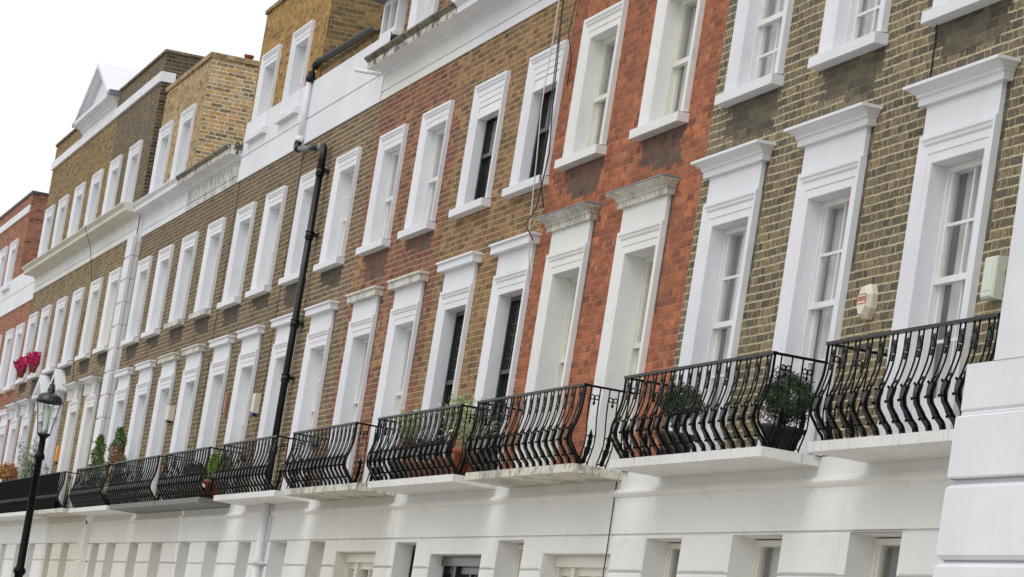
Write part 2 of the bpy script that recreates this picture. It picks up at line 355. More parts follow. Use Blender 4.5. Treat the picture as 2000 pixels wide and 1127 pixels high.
# ------------------------------------------------------------------ window builder
def sash(p, x0, x1, z0, z1, y, fm, style, curtain, meet=.5, panel=0.):
    """box sash inside an opening: frame + glazing + curtain. Returns the frame object"""
    b = MB(); t = .05
    b.box(x0, x0+t, y, y+.09, z0, z1); b.box(x1-t, x1, y, y+.09, z0, z1); b.box(x0+t, x1-t, y, y+.09, z1-t, z1)
    zb = z0
    if panel: b.box(x0+t, x1-t, y+.03, y+.08, z0, z0+panel); zb = z0+panel
    zm = zb+(z1-zb)*meet
    b.box(x0+t, x1-t, y+.005, y+.06, zm-.025, zm+.025)                       # meeting rail
    b.box(x0+t, x1-t, y+.045, y+.085, zb, zb+.07)                            # bottom rail
    for (za, zc, yy) in ((zm+.025, z1-t, y+.02), (zb+.07, zm-.025, y+.05)):
        b.box(x0+t, x0+t+.045, yy, yy+.035, za, zc); b.box(x1-t-.045, x1-t, yy, yy+.035, za, zc)
        xm = (x0+x1)/2; zmid = (za+zc)/2
        if style in ('cross', 'bar'): b.box(xm-.012, xm+.012, yy, yy+.03, za, zc)
        if style == 'cross':
            b.box(x0+t+.045, xm-.012, yy, yy+.03, zmid-.012, zmid+.012); b.box(xm+.012, x1-t-.045, yy, yy+.03, zmid-.012, zmid+.012)
        if style == 'leaded' and za > zm:
            n = 5
            for k in range(1, n): 
                xx = x0+t+.045+(x1-x0-2*t-.09)*k/n; b.box(xx-.005, xx+.005, yy+.01, yy+.022, za, zc)
            for k in range(1, 6):
                zz = za+(zc-za)*k/6; b.box(x0+t+.045, x1-t-.045, yy+.008, yy+.020, zz-.005, zz+.005)
    fo = b.build('window', fm, p)
    gl = MB(); gl.quad((x0+t, y+.040, zm), (x1-t, y+.040, zm), (x1-t, y+.040, z1-t), (x0+t, y+.040, z1-t))
    gl.quad((x0+t, y+.068, zb+.05), (x1-t, y+.068, zb+.05), (x1-t, y+.068, zm), (x0+t, y+.068, zm))
    gl.build('glass_pane', 'glass', fo)
    if curtain:
        cm, lo, hi, xa, xb = curtain
        c = MB(); n = int(60*(xb-xa))+4; ph = random.random()*9
        X0 = x0+t+(x1-x0-2*t)*xa; X1 = x0+t+(x1-x0-2*t)*xb; A = zb+(z1-zb)*lo; Bz = zb+(z1-zb)*hi
        prev = None
        for k in range(n+1):
            xx = X0+(X1-X0)*k/n; yy = y+.15+.022*math.sin(k*1.15+ph)+.012*math.sin(k*.37+ph*2)
            cur = ((xx, yy, A), (xx+.01*math.sin(k), yy, Bz))
            if prev: c.quad(prev[0], cur[0], cur[1], prev[1])
            prev = cur
        c.build('curtain', cm, fo)
    return fo

def room(b, x0, x1, z0, z1, y, m):
    d = 1.1
    b.quad((x0, y, z0), (x0, y+d, z0), (x0, y+d, z1), (x0, y, z1), m); b.quad((x1, y, z0), (x1, y, z1), (x1, y+d, z1), (x1, y+d, z0), m)
    b.quad((x0, y, z1), (x0, y+d, z1), (x1, y+d, z1), (x1, y, z1), m); b.quad((x0, y, z0), (x1, y, z0), (x1, y+d, z0), (x0, y+d, z0), m)
    b.quad((x0, y+d, z0), (x1, y+d, z0), (x1, y+d, z1), (x0, y+d, z1), m)

HW = .75        # half the width over the architrave
AW = .225       # architrave width
def arch_prof(yw, depth=.13, thick=.055):
    return [(0, yw+.001), (0, yw-thick), (.035, yw-thick), (.05, yw-thick+.012), (.07, yw-thick+.016), (.085, yw-thick+.03), (.145, yw-thick+.03), (.150, yw-thick+.038), (AW-.004, yw-thick+.038), (AW, yw-.012), (AW, yw+depth)]
def curt(kind):
    r = random.random()
    if kind == 'lace': return ('curtain', .35, 1., .1, 1.)
    if kind == 'net': return ('curtain', .0, 1., .0, 1.) if r < .5 else ('curtain', 0., 1., 0., .62)
    if kind == 'part': return ('curtain', 0., 1., .0, .45)
    if kind == 'grey': return ('curtain_dark', 0., 1., 0., 1.)
    return None
def upper_window(p, cx, zs, zt, yw, sm, fm, style, cur, depth=.13, shutter=0., pots=False, hw=HW, sillm=None):
    """second floor / attic window: architrave, reveal, sash, sill. zs = sill top, zt = architrave top"""
    x0, x1 = cx-hw, cx+hw
    f = sash(p, x0+AW+.002, x1-AW-.002, zs+.001, zt-AW-.002-(shutter*.0), yw+depth, fm, style, cur)
    b = MB(); b.frame(x0, x1, zs, zt, arch_prof(yw, depth+.03)); b.box(x0+AW, x1-AW, yw+.0, yw+depth+.03, zs-.05, zs+.0005)
    b.build('surround', sm, f)
    b = MB(); b.box(x0-.045, x1+.045, yw-.115, yw+.02, zs-.105, zs-.012); b.quad((x0-.045, yw-.115, zs-.012), (x1+.045, yw-.115, zs-.012), (x1+.045, yw+.02, zs), (x0-.045, yw+.02, zs))
    b.build('sill', sillm or sm, f)
    if shutter:
        b = MB(); n = 3; h = shutter/n
        for k in range(n): b.box(x0+AW+.004, x1-AW-.004, yw-.012+.008*(k % 2), yw+.1, zt-AW-h*(k+1), zt-AW-h*k-.004)
        b.build('shutter_box', 'frame_white', f)
    return f
def first_window(p, cx, zb, zt, yw, sm, fm, style, cur, corn, depth=.13, meet=.52, cm=None, fluted=False, ztop=None, flash=False):
    x0, x1 = cx-HW, cx+HW
    f = sash(p, x0+AW+.002, x1-AW-.002, zb+.03, zt-AW-.002, yw+depth, fm, style, cur, meet=meet, panel=.32)
    b = MB(); b.frame(x0, x1, zb, zt, arch_prof(yw, depth+.03)); b.box(x0+AW, x1-AW, yw, yw+depth+.03, zb-.02, zb+.03); b.build('surround', sm, f)
    b = MB(); fz = ztop or (zt+.245)
    b.box(x0+.01, x1-.01, yw-.035, yw+.01, zt, fz)
    if fluted:
        for sx in (x0+.12, x1-.12-.3):
            for k in range(3): b.box(sx+k*.11, sx+k*.11+.07, yw-.07, yw-.035, zt+.03, fz-.02)
        for sx in (x0+.02, x1-.14):
            b.box(sx, sx+.12, yw-.11, yw-.035, zt+.02, fz)
    b.build('frieze', sm, f)
    b = MB()
    if corn == 'moulded':
        b.plan(x0-.015, x1+.015, yw, [(.035, fz), (.075, fz), (.075, fz+.055), (.095, fz+.065), (.095, fz+.085), (.15, fz+.12), (.18, fz+.125), (.18, fz+.150), (.0, fz+.175)])
    elif corn == 'plain':
        b.plan(x0-.005, x1+.005, yw, [(.05, fz), (.11, fz+.002), (.11, fz+.085), (.135, fz+.09), (.135, fz+.115), (.0, fz+.135)])
    elif corn == 'strip':
        b.plan(x0-.005, x1+.005, yw, [(.05, fz), (.12, fz+.03), (.16, fz+.06), (.22, fz+.065), (.22, fz+.11), (.0, fz+.15)])
    elif corn == 'pediment':
        b.plan(x0-.005, x1+.005, yw, [(.05, fz), (.1, fz+.03), (.16, fz+.04), (.2, fz+.045), (.2, fz+.09)])
        xa, xb, za, zp = x0-.2, x1+.2, fz+.09, fz+.56; xm = (xa+xb)/2
        for (sx, ex) in ((xa, xm), (xb, xm)):
            for (y0, y1, t0, t1) in ((yw-.2, yw, 0, .11),):
                a = [(sx, y0, za), (sx, y1, za), (ex, y1, zp), (ex, y0, zp)]; lo = [(q[0], q[1], q[2]-.0) for q in a]
                dx = .24*(1 if ex > sx else -1)
                li = [(sx+dx, y0, za), (sx+dx, y1, za), (ex, y1, zp-.13), (ex, y0, zp-.13)]
                b.poly(a); b.poly(li); b.poly([a[0], a[3], li[3], li[0]])
        b.poly([(xa+.24, yw-.04, za), (xb-.24, yw-.04, za), (xm, yw-.04, zp-.13)])
    co = b.build('cornice', cm or sm, f)
    if flash:
        b = MB(); o_ = .19 if corn == 'moulded' else .23; zt_ = fz+(.150 if corn == 'moulded' else .11)
        b.plan(x0-.015, x1+.015, yw, [(o_, zt_-.012), (o_, zt_+.003), (.0, zt_+.045)]); b.build('lead_flashing', 'lead', co)
    return f

def tripartite(p, x0, x1, zt, yw, fm, depth=.2):
    b = MB(); y = yw+depth; z0 = .9; t = .06
    b.box(x0, x1, y-.06, y+.02, zt-.11, zt); b.box(x0, x1, y-.03, y+.1, z0, z0+.08)
    w = x1-x0; cuts = [x0, x0+w*.24, x0+w*.76, x1]
    for k, cx in enumerate(cuts):
        b.box(cx-(0 if k == 0 else t), cx+(0 if k == 3 else t), y-.03, y+.09, z0+.08, zt-.11)
    for a, c in ((cuts[0]+t, cuts[1]-t), (cuts[1]+t, cuts[2]-t), (cuts[2]+t, cuts[3]-t)):
        b.box(a, c, y+.01, y+.05, zt-.19, zt-.11)
        b.box((a+c)/2-.02, (a+c)/2+.02, y+.01, y+.05, z0+.08, zt-.19); b.box(a, c, y+.005, y+.06, 2.05, 2.1)
    fo = b.build('window', fm, p)
    gl = MB(); gl.quad((x0, y+.055, z0), (x1, y+.055, z0), (x1, y+.055, zt), (x0, y+.055, zt)); gl.build('glass_pane', 'glass', fo)
    c = MB(); n = 120; pv = None
    for k in range(n+1):
        xx = x0+w*k/n; yy = y+.14+.02*math.sin(k*1.3); cur = ((xx, yy, z0), (xx, yy, zt-.1))
        if pv: c.quad(pv[0], cur[0], cur[1], pv[1])
        pv = cur
    c.build('curtain', 'curtain_dark', fo)
    return fo

# ------------------------------------------------------------------ houses
GRO = [.45, .85, 1.25, 1.65, 2.07, 2.52, 2.985, 3.335]
def ground_floor(p, x0, x1, yw, holes, sm, z1=3.95, string=True, rooms=True):
    b = MB(); zz = 0.; g0 = .02
    lv = GRO
    for gz in lv:
        b.grid(x0, x1, zz, gz, yw, holes)
        hs = [h for h in holes]
        b.grid(x0, x1, gz, gz+.022, yw+g0, hs)
        for z in (gz, gz+.022):
            segs = [(x0, x1)]
            for h in holes:
                if h[2] < z < h[3]:
                    ns = []
                    for a, c in segs:
                        if h[0] > a and h[1] < c: ns += [(a, h[0]), (h[1], c)]
                        else: ns.append((a, c))
                    segs = ns
            for a, c in segs: b.quad((a, yw, z), (c, yw, z), (c, yw+g0, z), (a, yw+g0, z))
        zz = gz+.022
    b.grid(x0, x1, zz, z1, yw, holes)
    # raised rusticated blocks between the openings
    ed = [x0]
    for h in sorted(holes): ed += [h[0], h[1]]
    ed.append(x1)
    for k in range(0, len(ed), 2):
        a, c = ed[k]+(.0 if k == 0 else .06), ed[k+1]-(.0 if k+2 >= len(ed) else .06)
        if c-a < .15: continue
        for za, zb in zip(lv[3:-1], lv[4:]):
            bo = .012; A_ = (a, za+.022, c, zb)
            b.quad((A_[0]+bo, yw-.012, A_[1]+bo), (A_[2]-bo, yw-.012, A_[1]+bo), (A_[2]-bo, yw-.012, A_[3]-bo), (A_[0]+bo, yw-.012, A_[3]-bo))
            o4 = [(A_[0], yw, A_[1]), (A_[2], yw, A_[1]), (A_[2], yw, A_[3]), (A_[0], yw, A_[3])]; i4 = [(A_[0]+bo, yw-.012, A_[1]+bo), (A_[2]-bo, yw-.012, A_[1]+bo), (A_[2]-bo, yw-.012, A_[3]-bo), (A_[0]+bo, yw-.012, A_[3]-bo)]
            for q in range(4): b.quad(o4[q], o4[(q+1) % 4], i4[(q+1) % 4], i4[q])
    if string:
        pr = [(0, 3.705), (-.012, 3.708), (-.032, 3.73), (-.038, 3.745), (-.032, 3.765), (-.03, 3.775), (0, 3.782)]
        for (o0, za), (o1, zb) in zip(pr[:-1], pr[1:]): b.quad((x0, yw+o0, za), (x1, yw+o0, za), (x1, yw+o1, zb), (x0, yw+o1, zb))
    for h in holes:      # reveals of the openings
        a, c, lo, hi = h; d = yw+.26
        b.quad((a, yw, lo), (a, d, lo), (a, d, hi), (a, yw, hi)); b.quad((c, yw, lo), (c, yw, hi), (c, d, hi), (c, d, lo))
        b.quad((a, yw, hi), (a, d, hi), (c, d, hi), (c, yw, hi)); b.quad((a, yw, lo), (c, yw, lo), (c, d, lo), (a, d, lo))
        room(b, a, c, lo, hi, d, 1)
    return b.build('ground_floor_front', [sm, 'room'], p)

def cornice_band(p, x0, x1, yw, z0, zt, sm, fm=None, proj=.3, ends=False, rule=.11):
    """painted frieze with a rule line, bed mould and a projecting cornice"""
    b = MB(); f = yw-.02
    def strip(prof, m):
        for (ya, za), (yb, zb) in zip(prof[:-1], prof[1:]): b.quad((x0, ya, za), (x1, ya, za), (x1, yb, zb), (x0, yb, zb), m)
    zf = zt-.22
    strip([(yw+.0, z0), (f, z0), (f, z0+rule), (f+.016, z0+rule+.006), (f+.016, z0+rule+.018), (f-.002, z0+rule+.02), (f, zf)], 0)
    o = b.build('frieze_band', [sm], p)
    b = MB(); q = proj; up_ = fm == 'grimy'
    prof = [(0.02, zf), (.04, zf+.012), (.055, zf+.012), (.075, zf+.055), (.09, zf+.06), (q*.82, zf+.065), (q*.82, zf+.15), (q*.86, zf+.155), (q*.93, zf+.18), (q, zf+.195), (q, zf+.22), (.0, zf+.25)]
    if ends: b.plan(x0+.02, x1-.02, yw, prof)
    else:
        strip2 = [(yw-a, z) for a, z in prof]
        for (ya, za), (yb, zb) in zip(strip2[:-1], strip2[1:]): b.quad((x0, ya, za), (x1, ya, za), (x1, yb, zb), (x0, yb, zb), (1 if up_ and zb < zf+.066 else (2 if up_ and za > zf+.149 else 0)))
        b.poly([(x0, y_, z_) for y_, z_ in strip2]+[(x0, yw, zf)]); b.poly([(x1, y_, z_) for y_, z_ in strip2]+[(x1, yw, zf)])
    b.build('cornice', [fm or sm, 'white', 'mossy'], p)

def slab(p, x0, x1, m, z0=3.872, z1=3.952, out=.5, yw=0.):
    b = MB(); b.box(x0, x1, yw-out, yw-.001, z0, z1, 0)
    b.build('balcony_slab', m, p)

STYLE = {}
def house(label, x0, x1, yw, bm, dm, c1, c2, zsill, zt2, zt1, corn, sm, fm, style, gf, gfm, slabr=None, slabm='edge', zc=9.42, cur='net', depth=.13, group='terraced houses', depth2=None, shutter=0., cm=None, sillm=None, patchy=True, fluted=False, frame2=None, cat='house'):
    p = thing('terraced_house', label, cat, ((x0+x1)/2, yw, 0), group)
    b = MB(); holes = []; mats = []
    for c in c1: holes.append((c-HW+AW-.01, c+HW-AW+.01, 3.951, zt1-AW+.01))
    for c in c2:
        holes.append((c-HW+AW-.01, c+HW-AW+.01, zsill-.04, zt2-AW+.01))
        if patchy:       # soot under the sill, ragged to whole bricks
            n_ = random.choice((3, 4, 5)); top_ = zsill-.1
            for q in range(n_):
                ra = random.choice((0, .08, .16)) if q else 0; rb = random.choice((0, .07, .14)) if q else 0
                if q == n_-1: ra += random.uniform(.1, .5)
                mats.append((c-HW+.05+ra, c+HW+.02-rb, max(top_-.0757*(q+1), zsill-.6), top_-.0757*q, 1))
    for c in c1:     # strip of the second brick tone right of each surround's upper part
        zt = zt1+.245
        mats.append((c+HW+.0, c+HW+.075, zt1-.9, zt+.02, 1))
    b.grid(x0, x1, 3.952, zc, yw, holes, 0, mats)
    for c in c1+c2:
        pass
    for h in holes:
        a, c, lo, hi = h; d = yw+.24
        b.quad((a, yw, lo), (a, d, lo), (a, d, hi), (a, yw, hi), 2); b.quad((c, yw, lo), (c, yw, hi), (c, d, hi), (c, d, lo), 2)
        b.quad((a, yw, hi), (a, d, hi), (c, d, hi), (c, yw, hi), 2); b.quad((a, yw, lo), (c, yw, lo), (c, d, lo), (a, d, lo), 2)
        room(b, a, c, lo, hi, d, 3)
    b.build('brick_wall', [bm, dm, 'white', 'room'], p)
    # party walls, back wall and roof close the house
    b = MB(); e = .004; zr = zc+.3
    b.quad((x0+e, yw+1.4, 0), (x0+e, 9, 0), (x0+e, 9, zr), (x0+e, yw+1.4, zr)); b.quad((x1-e, yw+1.4, 0), (x1-e, 9, 0), (x1-e, 9, zr), (x1-e, yw+1.4, zr)); b.quad((x0+e, 9, 0), (x1-e, 9, 0), (x1-e, 9, zr), (x0+e, 9, zr))
    b.quad((x0+e, yw, zr), (x1-e, yw, zr), (x1-e, 9, zr), (x0+e, 9, zr), 1)
    b.build('rear_walls', [bm, 'slate'], p)
    gh = []
    for k in gf: gh.append((k[1], k[2], .9, k[3]))
    ground_floor(p, x0, x1, yw, gh, gfm)
    for k in gf:
        if k[0] == 'win':
            f = sash(p, k[1]+.004, k[2]-.004, .95, k[3]-.012, yw+.21, k[4], k[5], curt(k[6]), meet=.5)
            s_ = MB(); s_.box(k[1]-.03, k[2]+.03, yw-.06, yw+.2, .84, .92); s_.build('sill', gfm, f)
        else: tripartite(p, k[1]+.004, k[2]-.004, k[3]-.004, yw, k[4])
    for i, c in enumerate(c1):
        f2 = fm
        first_window(p, c, 3.955, zt1, yw, sm, f2, 'leaded' if style == 'leaded' else style, curt(cur), corn, depth=depth, cm=cm, fluted=fluted, flash=(cm == 'chipped' and corn == 'moulded') or corn == 'strip')
    for i, c in enumerate(c2):
        upper_window(p, c, zsill, zt2, yw, sm, fm, 'plain' if style == 'leaded' else style, curt(cur), depth=depth2 or depth, shutter=shutter, sillm=sillm)
    if slabr: slab(p, slabr[0], slabr[1], slabm, yw=yw)
    return p

def attic(p, x0, x1, y0, y1, z0, z1, bm, sidem, centres, zs, zt, sm, fm, style='cross', coping='brick_pale', cop=.07, cur='net', depth=.13, capm=None):
    b = MB(); holes = [(c-HW+AW-.01, c+HW-AW+.01, zs-.04, zt-AW+.01) for c in centres]
    b.grid(x0, x1, z0, z1, y0, holes, 0)
    b.quad((x1, y0, z0), (x1, y1, z0), (x1, y1, z1), (x1, y0, z1), 1); b.quad((x0, y1, z0), (x0, y0, z0), (x0, y0, z1), (x0, y1, z1), 1)
    b.quad((x0, y0+.3, z1-.25), (x1, y0+.3, z1-.25), (x1, y1, z1-.25), (x0, y1, z1-.25), 2); b.quad((x0, y1, z0), (x1, y1, z0), (x1, y1, z1), (x0, y1, z1), 1)
    for h in holes: room(b, h[0], h[1], h[2], h[3], y0+.2, 3)
    for h in holes:
        a, c, lo, hi = h; d = y0+.24
        b.quad((a, y0, lo), (a, d, lo), (a, d, hi), (a, y0, hi), 2); b.quad((a, y0, hi), (a, d, hi), (c, d, hi), (c, y0, hi), 2)
    b.build('attic_wall', [bm, sidem, 'slate', 'room'], p)
    if cop:
        b = MB(); o = .035
        b.box(x0-o, x1+o, y0-o, y0+.3, z1, z1+cop); b.box(x1-.3, x1+o, y0+.3, y1, z1, z1+cop); b.box(x0-o, x0+.3, y0+.3, y1, z1, z1+cop)
        b.build('coping', capm or coping, p)
    for c in centres: upper_window(p, c, zs, zt, y0, sm, fm, style, curt(cur), depth=depth)

W = 'frame_white'
# A, B : olive stock brick
hA = house('olive brick house with a pale oblong alarm box, beside the white corner block', -25.42, -21.2, 0, 'brick_olive', 'dark_olive', [-24.1], [-24.25], 7.42, 8.96, 6.40, 'moulded', 'white', W, 'cross', [('win', -25.24, -24.14, 3.335, 'frame_cream', 'plain', 'grey')], 'white_wall', (-25.08, -21.5), 'edge', cur='part', depth=.12)
hB = house('olive brick house with the round lettered alarm and ball topiary shrubs on its balcony', -30.57, -25.42, 0, 'brick_olive', 'dark_olive', [-26.88, -29.47], [-26.85, -29.38], 7.42, 8.96, 6.40, 'moulded', 'white', W, 'cross', [('win', -30.62+.06, -29.49, 3.31, 'frame_cream', 'plain', 'grey'), ('win', -28.08, -26.8, 3.33, 'frame_cream', 'plain', 'part')], 'white_wall', (-30.42, -26.17), 'edge', cur='part', depth=.12, depth2=.08)
hC = house('bright orange-red brick house with cream windows and flaking window cornices', -36.27, -30.57, 0, 'brick_red', 'dark_red', [-32.22, -34.87], [-32.1, -34.87], 7.42, 8.96, 6.38, 'moulded', 'cream', 'frame_cream', 'plain', [('win', -35.92, -34.87, 3.31, 'frame_cream', 'plain', 'grey'), ('tri', -34.05, -31.64, 3.17, 'frame_cream')], 'white_wall', (-35.83, -31.65), 'edge_dirty', cur='part', depth=.2, depth2=.12, cm='chipped', sillm='cream')
hD = house('tan brick house with black window frames and white roller shutter boxes', -41.0, -36.27, 0, 'brick_tan', 'brick_tan', [-37.08, -39.63], [-37.04, -39.56], 7.33, 8.85, 6.32, 'plain', 'white', 'frame_black', 'leaded', [('win', -40.78, -39.71, 3.30, 'frame_black', 'plain', 'part'), ('tri', -38.92, -36.56, 3.16, 'frame_black')], 'white_wall', (-40.58, -36.38), 'edge', cur='lace', depth2=.10, shutter=.2, patchy=False)
hE = house('maroon brick house under the grimy projecting cornice, just right of the plain white parapet', -46.08, -41.0, 0, 'brick_maroon', 'dark_red', [-42.27, -44.77], [-42.28, -44.77], 7.31, 8.85, 6.30, 'plain', 'white', W, 'bar', [('win', -45.95, -44.94, 3.33, 'frame_cream', 'plain', 'grey'), ('tri', -44.15, -41.82, 3.19, 'frame_cream')], 'scuffed', (-45.75, -41.22), 'edge_dirty', cur='net', depth2=.10, cm='chipped')
hF = house('brown brick house with the black drainpipe and a plain white parapet', -51.3, -46.08, 0, 'brick_umber', 'dark_umber', [-47.6, -50.15], [-47.62, -50.2], 7.31, 8.87, 6.31, 'plain', 'white', W, 'cross', [('win', -51.25, -50.25, 3.34, W, 'plain', 'grey'), ('win', -48.76, -47.55, 3.34, W, 'bar', 'part')], 'white_wall', (-51.2, -46.45), 'edge', cur='net')
hG = house('brown brick house carrying the golden brick attic with two white windows', -56.9, -51.3, 0, 'brick_drab', 'dark_umber', [-52.98, -55.52], [-52.93, -55.48], 7.31, 8.87, 6.31, 'plain', 'white', W, 'cross', [('win', -56.65, -55.6, 3.35, W, 'plain', 'grey'), ('win', -54.1, -52.95, 3.345, W, 'cross', 'part')], 'white_wall', (-56.75, -52.5), 'slate_grey', cur='net')
hH = house('brown brick house without an attic, stained white cornice beside the golden brick attic', -62.2, -56.9, 0, 'brick_drab', 'dark_umber', [-58.27, -60.9], [-58.25, -60.95], 7.31, 8.88, 6.33, 'plain', 'white', W, 'cross', [('win', -62.06, -61.04, 3.35, W, 'cross', 'grey'), ('win', -59.54, -58.38, 3.345, W, 'bar', 'part')], 'scuffed', (-61.9, -56.86), 'slate_grey', cur='net', cm='chipped', sillm='chipped')
hI = house('brown brick house with the pale brick attic, right of the white quoin strip', -67.38, -62.2, 0, 'brick_drab', 'dark_umber', [-63.53, -66.22], [-63.62, -66.15], 7.31, 8.88, 6.34, 'plain', 'white', W, 'cross', [('win', -66.9, -65.9, 3.36, W, 'plain', 'grey'), ('win', -64.93, -63.75, 3.36, W, 'cross', 'part')], 'scuffed', (-67.3, -62.3), 'edge', cur='net')
yj = -.10
hJ = house('drab brick house with fluted window heads, just left of the white quoin strip', -73.3, -67.38, yj, 'brick_sand', 'dark_umber', [-69.7, -72.25], [-69.35, -72.05], 7.31, 8.90, 6.34, 'strip', 'cream', W, 'cross', [('win', -72.9, -72.0, 3.36, W, 'plain', 'grey'), ('win', -70.5, -69.4, 3.36, W, 'plain', 'grey')], 'worn', (-73.3, -67.5), 'edge_dirty', zc=9.47, fluted=True)
hK = house('drab brick house with two small pediments over its balcony windows', -78.8, -73.3, yj, 'brick_sand', 'dark_umber', [-75.1, -77.7], [-74.8, -77.5], 7.31, 8.90, 6.34, 'pediment', 'white', W, 'cross', [('win', -78.3, -77.4, 3.36, W, 'plain', 'grey'), ('win', -76.0, -74.9, 3.36, W, 'plain', 'grey')], 'white_wall', (-78.8, -73.302), 'edge', zc=9.47, fluted=True)
hL = house('drab brick house with pink flowers on its sills, left end of the heavy cornice', -83.85, -78.8, yj, 'brick_sand', 'dark_umber', [-80.4, -82.7], [-80.2, -82.65], 7.31, 8.90, 6.34, 'strip', 'white', W, 'cross', [('win', -83.6, -82.7, 3.36, W, 'plain', 'grey'), ('win', -81.2, -80.2, 3.36, W, 'plain', 'grey')], 'white_wall', (-83.85, -78.802), 'edge', zc=9.47, fluted=True)
hM = house('red brick house at the far left with a white parapet but no attic', -89.0, -83.85, 0, 'brick_orange', 'dark_red', [-86.0, -88.2], [-86.0, -88.2], 7.31, 8.87, 6.34, 'plain', 'white', W, 'cross', [('win', -88.6, -87.6, 3.36, W, 'plain', 'grey'), ('win', -86.4, -85.4, 3.36, W, 'plain', 'grey')], 'white_wall', (-88.9, -83.9), 'edge', patchy=False)
hN = house('red brick house at the far left edge with a tall red attic', -98.0, -89.0, 0, 'brick_orange', 'dark_red', [-91.0, -93.4, -95.8], [-91.0, -93.4, -95.8], 7.31, 8.87, 6.34, 'plain', 'white', W, 'cross', [('win', -94.2, -93.2, 3.36, W, 'plain', 'grey'), ('win', -92.0, -91.0, 3.36, W, 'plain', 'grey')], 'white_wall', (-97.9, -89.002), 'edge', patchy=False)

# cornices and parapets
cornice_band(hE, -46.08, -41.0, 0, 9.42, 9.97, 'white_wall', 'grimy', proj=.34)
cornice_band(hD, -41.0, -36.27, 0, 9.42, 9.97, 'white', 'white', proj=.34)
cornice_band(hC, -36.27, -30.57, 0, 9.42, 9.97, 'white', 'white', proj=.34)
cornice_band(hB, -30.57, -25.42, 0, 9.42, 9.97, 'white', 'white', proj=.34)
cornice_band(hA, -25.42, -21.2, 0, 9.42, 9.97, 'white', 'white', proj=.34)
cornice_band(hH, -62.2, -56.9, 0, 9.42, 10.03, 'drip', 'grimy', proj=.3)
cornice_band(hI, -67.38, -62.2, 0, 9.42, 10.03, 'white', 'white', proj=.3)
for h_, a, c in ((hJ, -73.3, -67.38), (hK, -78.8, -73.3), (hL, -83.85, -78.8)):
    cornice_band(h_, a, c, yj, 9.47, 10.04, 'cream', 'worn', proj=.4)
def parapet(p, x0, x1, z0, z1, rule):
    b = MB(); y = -.025
    pr = [(0, z0), (y, z0), (y, rule), (y+.018, rule+.006), (y+.018, rule+.018), (y-.004, rule+.02), (y-.004, z1), (.25, z1+.01)]
    for (ya, za), (yb, zb) in zip(pr[:-1], pr[1:]): b.quad((x0, ya, za), (x1, ya, za), (x1, yb, zb), (x0, yb, zb))
    b.quad((x0, .25, z0), (x1, .25, z0), (x1, .25, z1), (x0, .25, z1))
    b.build('parapet', 'white', p)
parapet(hF, -51.3, -46.08, 9.42, 10.40, 9.81)
parapet(hG, -56.9, -51.3, 9.42, 10.42, 9.82)
parapet(hM, -89.0, -83.85, 9.42, 10.30, 9.85)
parapet(hN, -98.0, -89.0, 9.42, 10.30, 9.85)
# attics
attic(hG, -56.9, -51.15, .0, 5.5, 10.3, 12.30, 'brick_gold', 'brick_ochre', [-53.0, -55.62], 10.12, 11.5, 'white', W, 'cross', coping='brick_ochre')
attic(hI, -67.38, -62.25, .0, 5.5, 9.9, 12.33, 'brick_pale', 'brick_yellow_mix', [-63.85, -66.4], 10.1, 11.56, 'white', W, 'cross', coping='brick_pale', cop=.09)
ya = -.13
attic(hJ, -73.3, -67.45, ya, 5.5, 10.0, 13.13, 'brick_dark', 'brick_black', [-69.4, -72.1], 10.2, 11.5, 'white', W, 'cross', coping='brick_dark', cop=.06)
attic(hK, -78.8, -73.3, ya, 5.5, 10.0, 13.13, 'brick_ochre', 'brick_dark', [-74.85, -77.6], 10.2, 11.5, 'white', W, 'cross', coping='brick_dark', cop=.06)
attic(hL, -84.1, -78.8, ya, 5.5, 10.0, 13.13, 'brick_ochre', 'brick_dark', [-80.4, -82.9], 10.2, 11.5, 'white', W, 'cross', coping='brick_dark', cop=.06)
attic(hN, -98, -88.9, .0, 5.5, 10.2, 12.5, 'brick_orange', 'brick_orange', [-91.05, -93.4, -95.8], 10.2, 11.43, 'white', W, 'cross', coping='slate', cop=.06)
attic(hE, -46.0, -41.0, .12, 5.5, 9.9, 12.6, 'brick_maroon', 'brick_maroon', [-44.75, -42.25], 10.25, 11.7, 'white', W, 'bar', coping='brick_maroon')
attic(hD, -41.0, -36.3, .12, 5.5, 9.9, 12.6, 'brick_tan', 'brick_tan', [-39.5, -37.0], 10.25, 11.7, 'white', W, 'bar', coping='brick_tan')
for h_, x0, x1, r_ in ((hJ, -74.7, -67.45, True), (hL, -84.1, -81.2, False)):
    b = MB()
    if r_: b.box(-73.3, -67.45+.05, ya-.05, ya, 12.54, 12.74); b.box(-67.45, -67.40, ya, .12, 12.54, 12.74)
    else: b.box(-84.12, -78.8, ya-.05, ya, 12.54, 12.74)
    b.build('string_course', 'white', h_)
b = MB(); b.box(-98, -88.95, -.04, 0, 12.0, 12.2); b.build('string_course', 'white', hN)
